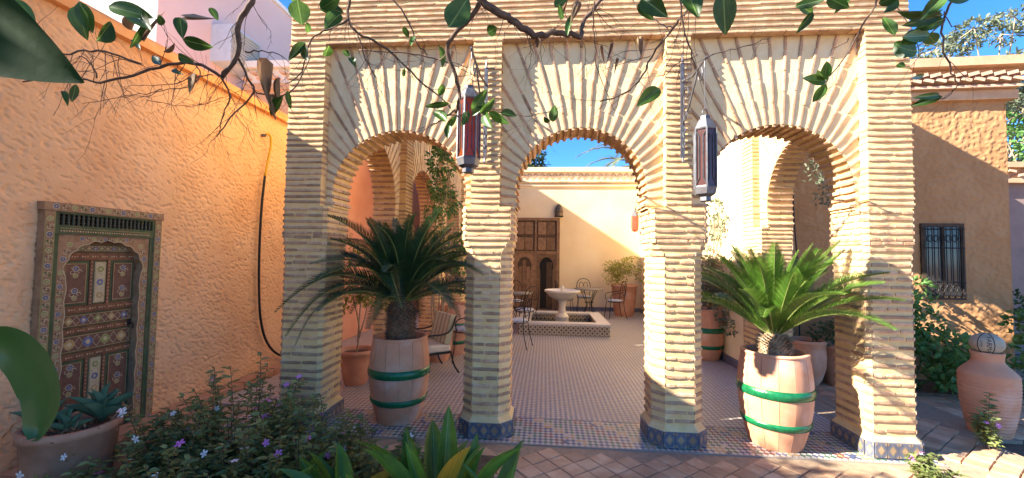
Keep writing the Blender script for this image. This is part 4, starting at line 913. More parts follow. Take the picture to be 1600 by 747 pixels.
def arched_leaf(x0, mat_in, nm):
    lf = MB(); n = 16; c = x0 + .305; r = .215; zs = 1.30; cv = [(c - r * .86, .04), (c - r * .86, 1.12), (c - r * .86, 1.16)] + [(c + r * math.cos(math.pi * (1 - i / n) * 1 + 0), zs + .30 * math.sin(math.pi * (1 - i / n))) for i in range(n + 1)] + [(c + r * .86, 1.16), (c + r * .86, 1.12), (c + r * .86, .04)]
    ou_ = []
    for x, z in cv:
        if z < 1.2: ou_.append((x0 if x < c else x0 + .61, z if z > .05 else 0.0))
        else:
            d_ = (x - c, z - 1.1); t = 1e9
            if d_[1] > 0: t = .60 / d_[1]
            if abs(d_[0]) > 1e-6: t = min(t, .305 / abs(d_[0]))
            ou_.append((c + d_[0] * t, 1.1 + d_[1] * t))
    m = len(cv)
    for tx in (x0, x0 + .61):
        k = min(range(m), key=lambda i: (ou_[i][0] - tx) ** 2 + (ou_[i][1] - 1.70) ** 2); ou_[k] = (tx, 1.70)
    lf.add([(p[0], -.04, p[1]) for p in cv] + [(p[0], -.04, p[1]) for p in ou_], [(i, i + 1, m + i + 1, m + i) for i in range(m - 1)]); lf.add([(p[0], -.04, p[1]) for p in cv] + [(p[0], .0, p[1]) for p in cv], [(i + 1, i, m + i, m + i + 1) for i in range(m - 1)])
    lf.bx((x0, -.042, 0), (x0 + .61, .0, .04)); o = lf.build(nm, T['wood'], bdr); b_ = MB(); b_.bx((c - r - .02, -.012, .03), (c + r + .02, -.004, 1.62)); b_.build('infill', mat_in, o); return o, c
o, c = arched_leaf(.09, T['wood_d'], 'arched_leaf')
for k in range(3): b_ = MB(); b_.bx((c - .18 + k * .122, -.02, .06), (c - .18 + k * .122 + .108, -.012, 1.30 if k != 1 else 1.5)); b_.build('board', T['wood'], o)
b_ = MB(); b_.bx((c - .184, -.028, .82), (c + .184, -.020, .88)); b_.build('rail', T['wood'], o)
o, c = arched_leaf(.76, T['dark'], 'open_wicket_leaf'); b_ = MB(); b_.bx((c + .0, -.020, .06), (c + .18, -.012, 1.45)); b_.build('inner_door', T['wood_d'], o); b_ = MB(); b_.bx((c + .01, -.026, .72), (c + .18, -.020, .78)); b_.build('rail', T['wood_d'], o)
wl = thing('wall_sconce', 'dark pierced metal dome lamp above the wooden double door', 'lamp', (.405, 12.56, 2.86))
w = MB(); w.lathe([(.12, 0), (.125, .16), (.11, .25), (.07, .33), (.02, .37), (.001, .38)], 12, a0=math.pi, a1=2 * math.pi); w.build('shade', pmat('bronze', (.10, .07, .045), (.2, .14, .09), scale=25, rough=.5, metal=.5), wl, True)
w = MB(); w.bx((-.13, -.135, -.03), (.13, 0, 0)); w.bx((-.1, -.13, .115), (.1, -.12, .135)); w.build('rim', T['iron'], wl)
# lantern on the right wall of the courtyard
rl = thing('wall_lantern', 'small copper red lantern hanging on the far right courtyard wall', 'lantern', (2.55, 11.9, 2.96), 0)
w = MB(); w.lathe([(.05, -.60), (.10, -.55), (.11, -.48), (.11, -.15), (.07, -.05), (.02, 0)], 8); w.build('body', redglass('copper_glass', (.34, .10, .06), .4), rl); w = MB(); w.lathe([(.114, -.16), (.075, -.045), (.025, .01), (.001, .02)], 8); w.build('cap', T['iron_l'], rl)
w = MB(); w.tube([(0, 0, 0), (0, 0, .14), (.30, 0, .14)], .008, n=5); w.tube([(.3 - .11 * math.cos(t), 0, .03 + .1 * math.sin(t)) for t in [i * .4 for i in range(10)]], .006, n=5); w.build('bracket', T['iron'], rl)
# ================================================================== GARDEN FURNITURE
def chair(label, loc, rz, cush='cush'):
    t = thing('iron_chair', label, 'chair', loc, rz, 'wrought iron chairs in the courtyard')   # faces -y
    def tb(nm, pts, r=.008, n=5): w = MB(); w.tube(pts, r, n=n); return w.build(nm, T['iron'], t, True)
    for sx in (-1, 1):
        tb('leg', [(sx * .17, -.18, .44), (sx * .19, -.2, .22), (sx * .21, -.23, .0)]); tb('leg', [(sx * .16, .17, .44), (sx * .18, .2, .22), (sx * .2, .26, .0)])
        tb('armrest', smooth([(sx * .18, .2, .72), (sx * .23, .05, .68), (sx * .24, -.12, .66), (sx * .23, -.19, .6), (sx * .2, -.17, .45)]), .009)
    bk = MB(); bk.tube(smooth([(-.17, .18, .44), (-.20, .22, .75), (-.14, .25, .93), (0, .26, .98), (.14, .25, .93), (.20, .22, .75), (.17, .18, .44)]), .010, n=5)
    for sx in (-1, 1): bk.tube(smooth([(0, .24, .58), (sx * .09, .24, .68), (sx * .12, .25, .82), (sx * .06, .255, .88), (0, .25, .80), (sx * .03, .25, .74)]), .007, n=5)
    bk.tube([(-.18, .2, .56), (.18, .2, .56)], .006, n=5); bk.build('back_frame', T['iron'], t, True)
    s_ = MB(); s_.tube([(.2 * math.cos(a), .19 * math.sin(a), .44) for a in [i * math.pi / 10 for i in range(21)]], .009, n=5); s_.build('seat_ring', T['iron'], t, True)
    c_ = MB(); c_.lathe([(.001, .45), (.17, .452), (.2, .47), (.19, .49), (.001, .50)], 20); c_.build('seat_cushion', T[cush], t, True)
    return t
def table(label, loc, h=.74, r=.36):
    t = thing('round_table', label, 'table', loc, 0, 'round iron tables in the courtyard')
    w = MB(); w.lathe([(r * .9, h - .03), (r, h - .028), (r + .005, h - .01), (r, h), (.001, h)], 32); w.build('table_top', pmat('mosaic_top', (.20, .17, .14), (.32, .28, .22), scale=30, rough=.4), t, True)
    for k in range(4):
        a = k * math.pi / 2 + .5; ca, sa = math.cos(a), math.sin(a)
        w = MB(); w.tube(smooth([(r * .7 * ca, r * .7 * sa, h - .03), (r * .35 * ca, r * .35 * sa, h * .62), (r * .22 * ca, r * .22 * sa, h * .4), (r * .5 * ca, r * .5 * sa, h * .12), (r * .75 * ca, r * .75 * sa, 0)]), .010, n=5); w.build('leg', T['iron'], t, True)
    w = MB(); w.tube([(r * .3 * math.cos(a), r * .3 * math.sin(a), h * .5) for a in [i * math.pi / 8 for i in range(17)]], .008, n=5); w.build('ring', T['iron'], t, True)
    return t
table('round iron table right of the fountain by the back wall', (1.22, 11.45, 0), .76, .40)
chair('iron chair behind the far table against the back wall', (1.15, 12.15, 0), 0)
chair('iron chair left of the far table, partly behind the fountain', (.55, 11.35, 0), 1.7)
chair('iron chair right of the far table before the potted shrub', (1.88, 11.2, 0), -1.4)
table('round iron table half hidden behind the second pillar', (-.62, 9.7, 0), .76, .34)
chair('iron chair with blue cushion at the table behind the second pillar', (-.42, 8.85, 0), -2.4)
chair('iron chair nearest the second pillar with patterned cushion', (-.50, 7.35, 0), -1.8)
chair('iron chair with its back to the wooden double door', (-.75, 10.6, 0), .2)
chair('iron chair with blue cushion just left of the second pillar', (-1.22, 6.35, 0), -1.2)
ar = thing('cushioned_armchair', 'iron armchair with striped cream cushions behind the left palm', 'armchair', (-1.60, 5.55, 0), -.9)
ar.scale = (.86,) * 3
w = MB(); w.bx((-.30, -.3, .36), (.30, .28, .48)); auto(w.build('seat_cushion', T['cush_c'], ar))
md = ar.children[0].modifiers.new('b', 'BEVEL'); md.width = .035; md.segments = 3
for k in range(9):
    s_ = MB(); s_.box((0, 0, 0), (.064, .11, .46), 0, Matrix.Translation((-.264 + k * .066, .27, .70)) @ Matrix.Rotation(R(-14), 4, 'X')); so_ = auto(s_.build('back_cushion_stripe', T['cush_c' if k % 2 else 'cush_g'], ar)); b_ = so_.modifiers.new('b', 'BEVEL'); b_.width = .012; b_.segments = 2
for sx in (-1, 1):
    w = MB(); w.tube(smooth([(sx * .30, -.32, 0), (sx * .27, -.27, .2), (sx * .30, -.30, .36), (sx * .34, -.28, .62), (sx * .34, .2, .66), (sx * .30, .36, .9)]), .014, n=6); w.build('side_frame', T['iron'], ar, True)
    w = MB(); w.tube(smooth([(sx * .30, .28, .36), (sx * .30, .34, .15), (sx * .32, .42, .02)]), .014, n=6); w.tube([(sx * .30 , -.32 - .05 * math.cos(t), .05 + .05 * math.sin(t)) for t in [i * .5 for i in range(10)]], .01, n=5); w.build('leg', T['iron'], ar, True)
w = MB(); w.bx((-.31, -.31, .335), (.31, .30, .358)); w.build('seat_frame', T['iron'], ar); w = MB(); w.tube([(-.30, .36, .9), (.30, .36, .9)], .014, n=6); w.build('back_rail', T['iron'], ar)
# ================================================================== POTS
def pot(name, label, loc, prof, mat='terra', soil=True, cat='pot', n=40):
    t = thing(name, label, cat, loc); w = MB(); r, z = prof[-1]
    w.lathe(prof + [(r - .03, z), (r - .04, z - .06)], n, cap=False); w.build('body', T[mat], t, True)
    if soil: s_ = MB(); s_.lathe([(.001, z - .035), (r - .035, z - .05)], 20, cap=False); s_.build('potting_soil', T['soil'], t)
    return t
pot('flower_pot', 'small terracotta pot holding the thin tree behind the first pillar', (-2.33, 5.0, 0), [(.13, 0), (.15, .05), (.19, .25), (.205, .37), (.225, .375), (.225, .42)])
pot('tapered_pot', 'plain tapered terracotta pot behind the right palm', (3.42, 5.72, -.02), [(.13, 0), (.135, .04), (.17, .10), (.215, .25), (.225, .40), (.215, .55), (.225, .56), (.225, .60)])
pot('dark_pot', 'shaded brown pot with a shrub beside the right pillar', (3.82, 5.68, -.02), [(.14, 0), (.17, .1), (.20, .35), (.21, .50), (.225, .51), (.225, .55)], 'terra_d')
pot('tall_pot', 'tall terracotta pot with a leafy shrub at the courtyard corner', (2.22, 11.75, 0), [(.24, 0), (.27, .1), (.32, .45), (.34, .80), (.36, .81), (.36, .87)])
pot('bowl_planter', 'wide weathered clay bowl planter before the painted door', (-2.86, 2.32, 0), [(.15, 0), (.18, .10), (.20, .28), (.215, .50), (.228, .505), (.23, .55)], 'terra_d')
# ribbed urn
ur = thing('ribbed_urn', 'tall ribbed terracotta urn on the garden path at right', 'urn', (4.27, 4.36, -.05))
ur.scale = (.86, .86, 1.0)
pr = []
for i in range(121):
    u = i / 120; z = .80 * u
    if u < .72: r = .155 + .085 * math.sin(u / .72 * math.pi * .56) ** .9
    elif u < .92: v = (u - .72) / .20; r = .24 - .115 * (.5 - .5 * math.cos(math.pi * v))
    else: r = .125 + .012 * ((u - .92) / .08)
    if .04 < u < .66: r += .0045 * math.cos(u * .80 / .031 * 2 * math.pi)
    pr.append((r, z))
w = MB(); w.lathe(pr + [(.125, .805), (.11, .80), (.11, .7)], 56, cap=False); w.build('body', T['terra'], ur, True)
bl = thing('sack_ball', 'round cream cloth ball with black lettering resting on the urn', 'ball', (4.27, 4.36, .83))
bl.scale = (.80, .80, .86)
RB = (.150, .150, .118)
w = MB(); w.lathe([(RB[0] * math.sin(math.pi * i / 20), -RB[2] * math.cos(math.pi * i / 20)) for i in range(21)], 36, cap=False); w.build('body', pmat('sack_cloth', (.40, .33, .23), (.50, .43, .31), scale=12, rough=.9, bump=.3, bscale=200), bl, True)
face = math.atan2(-4.36, -4.27)
def onball(a, e, k=1.012): return (RB[0] * k * math.cos(e) * math.cos(face + a), RB[1] * k * math.cos(e) * math.sin(face + a), RB[2] * k * math.sin(e))
inkm = pmat('black_ink', (.02, .02, .022), rough=.8)
for a in (-.52, .42):
    w = MB(); w.tube([onball(a * (1 - .0 * abs(e)), e, 1.005) for e in [-1.4 + i * .14 for i in range(21)]], .004, n=5); w.build('seam', inkm, bl)
def lettering(txt, a0, e0, size, parent):
    cu_ = bpy.data.curves.new('t', 'FONT'); cu_.body = txt; cu_.size = 1; cu_.resolution_u = 3; cu_.align_x = 'CENTER'; ob = bpy.data.objects.new('t', cu_); COL.objects.link(ob)
    dg = bpy.context.evaluated_depsgraph_get(); me = bpy.data.meshes.new_from_object(ob.evaluated_get(dg)); bpy.data.objects.remove(ob)
    # the word runs downwards, letters turned a quarter
    for v in me.vertices:
        x, y_ = v.co.x, v.co.y; v.co = onball(a0 + y_ * size / .15, e0 - x * size / .118)
    me.name = 'lettering'; me.materials.clear(); me.materials.append(inkm); return link(bpy.data.objects.new('lettering', me), parent)
lettering('FARMA', .0, .0, .062, bl); lettering('ATW', -.36, .05, .030, bl)
# ================================================================== VEGETATION
def leaves(name, P, D, U, L, Wd, mat, parent, fold=.25):
    """many oval leaves as one mesh: base P, direction D, upward normal U (n x 3 arrays), length L, width Wd (n)"""
    P, D, U = (np.asarray(a, float) for a in (P, D, U)); n = len(P)
    D /= np.linalg.norm(D, axis=1)[:, None] + 1e-9; S = np.cross(D, U); S /= np.linalg.norm(S, axis=1)[:, None] + 1e-9; Nn = np.cross(S, D)
    L = np.broadcast_to(L, n)[:, None]; Wd = np.broadcast_to(Wd, n)[:, None]
    def pt(t, s, h): return P + D * L * t + S * Wd * s * .5 + Nn * Wd * h
    V = np.stack([pt(0, 0, 0), pt(.30, .92, fold), pt(.68, .80, fold * .7), pt(1, 0, -.15), pt(.68, -.80, fold * .7), pt(.30, -.92, fold)], 1).reshape(-1, 3)
    b = np.arange(n)[:, None] * 6; F = np.concatenate([b + np.array([0, 1, 2, 3]), b + np.array([0, 3, 4, 5])], 1).reshape(-1)
    me = bpy.data.meshes.new(name); me.vertices.add(len(V)); me.vertices.foreach_set('co', V.ravel()); me.loops.add(len(F)); me.loops.foreach_set('vertex_index', F); me.polygons.add(len(F) // 4); me.polygons.foreach_set('loop_start', np.arange(0, len(F), 4)); me.update(calc_edges=True)
    me.materials.append(mat); return link(bpy.data.objects.new(name, me), parent)
def rdir(n, up=0.0):
    v = RNG.normal(size=(n, 3)); v[:, 2] += up; return v / np.linalg.norm(v, axis=1)[:, None]
def clumps(n, cs):
    """points in a set of ellipsoid clumps (centre, radii), denser towards their skins"""
    w = np.array([c[1][0] * c[1][1] + c[1][2] * c[1][0] for c in cs]); k = RNG.choice(len(cs), n, p=w / w.sum())
    C_ = np.array([c[0] for c in cs])[k]; R_ = np.array([c[1] for c in cs])[k]; d = rdir(n); r = RNG.uniform(.25, 1, n) ** .45
    return C_ + d * R_ * r[:, None], d
# ------------------------------------------------------------------ the citrus tree overhead
BRANCHES = [[[[-0.381,1.5,2.75],[-0.294,1.514,2.617],[-0.183,1.527,2.534],[-0.144,1.541,2.521],[-0.085,1.555,2.484],[-0.04,1.568,2.464],[0.015,1.582,2.481],[0.096,1.595,2.481],[0.132,1.609,2.477],[0.138,1.623,2.531],[0.167,1.636,2.589],[0.235,1.65,2.675]],0.016,0.0074],[[[-0.04,1.58,2.471],[-0.038,1.6,2.438]],0.0112,0.0037],[[[-0.251,1.5,2.582],[-0.299,1.55,2.541],[-0.403,1.6,2.455],[-0.38,1.65,2.347],[-0.371,1.7,2.281],[-0.4,1.75,2.229]],0.0114,0.0063],[[[-0.395,1.75,2.244],[-0.45,1.725,2.19],[-0.493,1.7,2.157]],0.0054,0.0027],[[[-1.205,1.55,2.716],[-1.225,1.562,2.643],[-1.287,1.575,2.56],[-1.299,1.588,2.428],[-1.377,1.6,2.345]],0.0123,0.0086],[[[-1.377,1.6,2.345],[-1.481,1.575,2.39],[-1.613,1.55,2.368],[-1.741,1.525,2.313],[-1.824,1.5,2.285],[-1.908,1.475,2.294],[-2.093,1.45,2.271]],0.0071,0.0026],[[[-1.637,1.5,2.353],[-1.751,1.48,2.393],[-1.839,1.46,2.395],[-1.91,1.44,2.376],[-1.984,1.42,2.429],[-2.018,1.4,2.516]],0.0045,0.002],[[[-1.801,1.48,2.289],[-1.814,1.465,2.34],[-1.853,1.45,2.372]],0.0034,0.0017],[[[-1.315,1.6,2.435],[-1.272,1.62,2.346],[-1.256,1.64,2.293],[-1.356,1.66,2.21],[-1.429,1.68,2.146],[-1.472,1.7,2.118]],0.0052,0.0019],[[[-1.377,1.6,2.345],[-1.35,1.617,2.277],[-1.379,1.633,2.214],[-1.418,1.65,2.136]],0.0044,0.0015],[[[-1.264,1.65,2.297],[-1.188,1.688,2.289],[-1.125,1.725,2.346],[-1.093,1.762,2.496],[-1.104,1.8,2.606]],0.0034,0.002],[[[-1.276,1.6,2.447],[-1.244,1.633,2.469],[-1.181,1.667,2.473],[-1.143,1.7,2.452]],0.0039,0.0015],[[[-0.814,1.6,2.694],[-0.835,1.621,2.667],[-0.849,1.643,2.598],[-0.815,1.664,2.553],[-0.718,1.686,2.506],[-0.647,1.707,2.447],[-0.537,1.729,2.351],[-0.418,1.75,2.252]],0.0065,0.0033],[[[-0.827,1.6,2.572],[-0.935,1.638,2.555],[-1.028,1.675,2.536],[-1.09,1.712,2.413],[-1.188,1.75,2.373]],0.0052,0.002],[[[-0.678,1.65,2.714],[-0.607,1.683,2.623],[-0.567,1.717,2.526],[-0.53,1.75,2.494]],0.004,0.0024],[[[-0.83,1.7,2.496],[-0.652,1.717,2.491],[-0.525,1.733,2.477],[-0.422,1.75,2.448]],0.0027,0.0034],[[[-0.808,1.65,2.545],[-0.784,1.683,2.449],[-0.753,1.717,2.379],[-0.75,1.75,2.306]],0.0033,0.0013],[[[0.552,1.4,2.544],[0.512,1.436,2.501],[0.485,1.471,2.478],[0.453,1.507,2.443],[0.389,1.543,2.36],[0.352,1.579,2.278],[0.281,1.614,2.239],[0.212,1.65,2.228]],0.0048,0.0024],[[[0.447,1.4,2.514],[0.47,1.433,2.41],[0.507,1.467,2.335],[0.532,1.5,2.285]],0.0034,0.0017],[[[0.185,1.6,2.618],[0.182,1.63,2.558],[0.191,1.66,2.495],[0.203,1.69,2.402],[0.247,1.72,2.306],[0.284,1.75,2.229]],0.0034,0.0013],[[[0.436,1.45,2.411],[0.401,1.467,2.443],[0.337,1.483,2.49],[0.306,1.5,2.569]],0.0025,0.0018],[[[1.111,1.4,2.512],[1.103,1.43,2.477],[1.073,1.46,2.407],[1.051,1.49,2.334],[1.017,1.52,2.275],[1.01,1.55,2.253]],0.0035,0.0014],[[[1.059,1.5,2.385],[1.005,1.5,2.344],[0.994,1.5,2.317]],0.0018,0.0012],[[[1.271,1.35,2.471],[1.27,1.364,2.429],[1.253,1.379,2.355],[1.268,1.393,2.279],[1.302,1.407,2.211],[1.329,1.421,2.185],[1.318,1.436,2.149],[1.262,1.45,2.138]],0.0038,0.0011],[[[1.231,1.35,2.36],[1.204,1.367,2.319],[1.179,1.383,2.287],[1.158,1.4,2.274]],0.0021,0.0011],[[[1.246,1.37,2.392],[1.278,1.375,2.352],[1.292,1.38,2.338]],0.0017,0.0011],[[[1.129,1.4,2.468],[1.161,1.417,2.423],[1.213,1.433,2.366],[1.245,1.45,2.286]],0.002,0.0009],[[[0.039,1.6,2.649],[0.046,1.633,2.564],[-0.011,1.667,2.504],[-0.105,1.7,2.483]],0.0021,0.001],[[[-0.15,1.8,2.244],[-0.263,1.783,2.239],[-0.332,1.767,2.226],[-0.394,1.75,2.215]],0.0017,0.0025],[[[0.077,1.8,2.27],[-0.007,1.8,2.242],[-0.093,1.8,2.229],[-0.222,1.8,2.245]],0.0011,0.002],[[[0.403,1.6,2.388],[0.325,1.65,2.394],[0.23,1.7,2.379]],0.0018,0.0008],[[[0.357,1.6,2.287],[0.389,1.6,2.254],[0.425,1.6,2.223]],0.002,0.0009],[[[0.527,1.45,2.315],[0.473,1.483,2.309],[0.437,1.517,2.278],[0.4,1.55,2.287]],0.0021,0.0007],[[[0.801,1.5,2.396],[0.716,1.483,2.366],[0.621,1.467,2.332],[0.549,1.45,2.303]],0.0009,0.0016],[[[-1.458,1.55,2.378],[-1.418,1.54,2.327],[-1.462,1.53,2.27],[-1.563,1.52,2.255],[-1.649,1.51,2.226],[-1.71,1.5,2.262]],0.0024,0.001],[[[-1.543,1.5,2.251],[-1.593,1.483,2.227],[-1.697,1.467,2.209],[-1.827,1.45,2.179]],0.0018,0.0008],[[[-1.397,1.58,2.345],[-1.458,1.553,2.32],[-1.543,1.527,2.283],[-1.641,1.5,2.269]],0.0024,0.001],[[[-1.367,1.6,2.257],[-1.423,1.583,2.224],[-1.507,1.567,2.205],[-1.663,1.55,2.228]],0.0015,0.0007]]
tr = thing('citrus_tree', 'citrus tree reaching thin bare twigs and glossy leaves across the top of the view', 'tree', (-1.9, -.9, 0)); TO = Matrix.Translation((1.9, .9, 0))
tk = MB(); tk.tube(smooth([(-1.9, -.9, -.1), (-1.86, -.85, .8), (-1.8, -.7, 1.6), (-1.7, -.5, 2.4), (-1.65, -.4, 2.9)]), .10, .06, n=10, M=TO); tk.build('trunk', T['bark'], tr, True)
for e, m_ in (((-1.7, -.5, 2.4), [(-1.4, .5, 2.9), tuple(BRANCHES[4][0][0])]), ((-1.65, -.4, 2.9), [(-1.0, .6, 3.2), (-.5, 1.2, 3.0), tuple(BRANCHES[0][0][0])]), ((-1.0, .6, 3.2), [(0, 1.0, 3.3), (.6, 1.3, 2.9), tuple(BRANCHES[17][0][0])]), ((0, 1.0, 3.3), [(.9, 1.2, 3.1), (1.4, 1.35, 2.75), tuple(BRANCHES[21][0][0]), tuple(BRANCHES[23][0][0])]), ((-1.0, .6, 3.2), [(-.8, 1.3, 2.9), tuple(BRANCHES[12][0][0])])):
    b = MB(); b.tube(smooth([e] + m_), .035, .012, n=7, M=TO); b.build('limb', T['bark'], tr, True)
twl = []
rt = random.Random(77)
for pts, r0, r1 in BRANCHES:
    sp_ = smooth(pts, 4); sp_ = [p + Vector((rt.uniform(-1, 1), rt.uniform(-1, 1), rt.uniform(-1, 1))) * .004 for p in sp_]
    b = MB(); b.tube(sp_, max(r0, .0014), max(r1, .001), n=6, M=TO); b.build('branch', T['bark'] if r0 > .003 else T['twig'], tr, True)
    for i in range(2, len(sp_) - 1):
        if rt.random() < .6: twl.append((sp_[i], (sp_[i + 1] - sp_[i - 1]).normalized(), r0 + (r1 - r0) * i / len(sp_)))
tw = MB(); tips = []
def twig(p, d, l, r, dep):
    n = max(3, int(l / .03)); pts = [p]; q = p.copy(); d = d.copy()
    for i in range(n):
        d = (d + Vector((rt.uniform(-1, 1), rt.uniform(-.6, .6), rt.uniform(-1, .9))) * .28).normalized(); q = q + d * (l / n); pts.append(q.copy())
        if dep > 0 and rt.random() < .36: twig(q, (d + Vector((rt.uniform(-1, 1), rt.uniform(-.5, .5), rt.uniform(-1, .7))) * .9).normalized(), l * rt.uniform(.3, .6), r * .7, dep - 1)
    tw.tube(pts, r, r * .45, n=3, M=TO); tips.append((q, d))
for p, d, r in twl:
    s_ = Vector((rt.uniform(-1, 1), rt.uniform(-.3, .4), rt.uniform(-1, .5))); dd = (d * .5 + s_).normalized()
    if p.x > .75 and rt.random() < .75: continue
    twig(p, dd, rt.uniform(.06, .22), min(max(r * .45, .0009), .0018), 2)
kind(tw.build('twigs', T['twig'], tr), 'stuff')
def big_leaf_mesh(name, mat, L=1., curl_=.12, fold=.10, tip=.0, n=8, pw=.8):
    mb = MB(); vs = []
    for i in range(n + 1):
        t = i / n; w = math.sin(math.pi * t ** pw) ** .8 * .5 if 0 < t < 1 else .012
        for k in (-1, -.5, 0, .5, 1): vs.append((t, k * w, -curl_ * (t - .3) ** 2 + fold * abs(k) ** 1.3 * w * 2 + .01 * math.sin(9 * t + k)))
    mb.add(vs, [(i * 5 + k, (i + 1) * 5 + k, (i + 1) * 5 + k + 1, i * 5 + k + 1) for i in range(n) for k in range(4)])
    return mb.mesh(name, mat, True)
LM = [big_leaf_mesh('leaf', T['lemon'], curl_=c_, fold=f_) for c_, f_ in ((.15, .12), (.3, .2), (-.1, .08), (.2, .3))]
DM = [big_leaf_mesh('dry_leaf', T['dry'], curl_=c_, fold=f_) for c_, f_ in ((.3, .8), (-.2, 1.0))]
def place_leaf(nm, me, b, t, w, parent, off, roll):
    b, t = Vector(b), Vector(t); d = t - b; L_ = d.length; x = d.normalized(); view = (b - Vector((0, 0, 1.6))).normalized()
    z = (-view - x * (-view).dot(x)).normalized(); y = z.cross(x); M = Matrix((x, y, z)).transposed().to_4x4()
    M = Matrix.Translation(b + Vector(off)) @ M @ Matrix.Rotation(roll, 4, 'X') @ Matrix.Diagonal((L_, w / max(.35, abs(math.cos(roll))), L_ * .6, 1)); return inst(nm, me, parent, M)
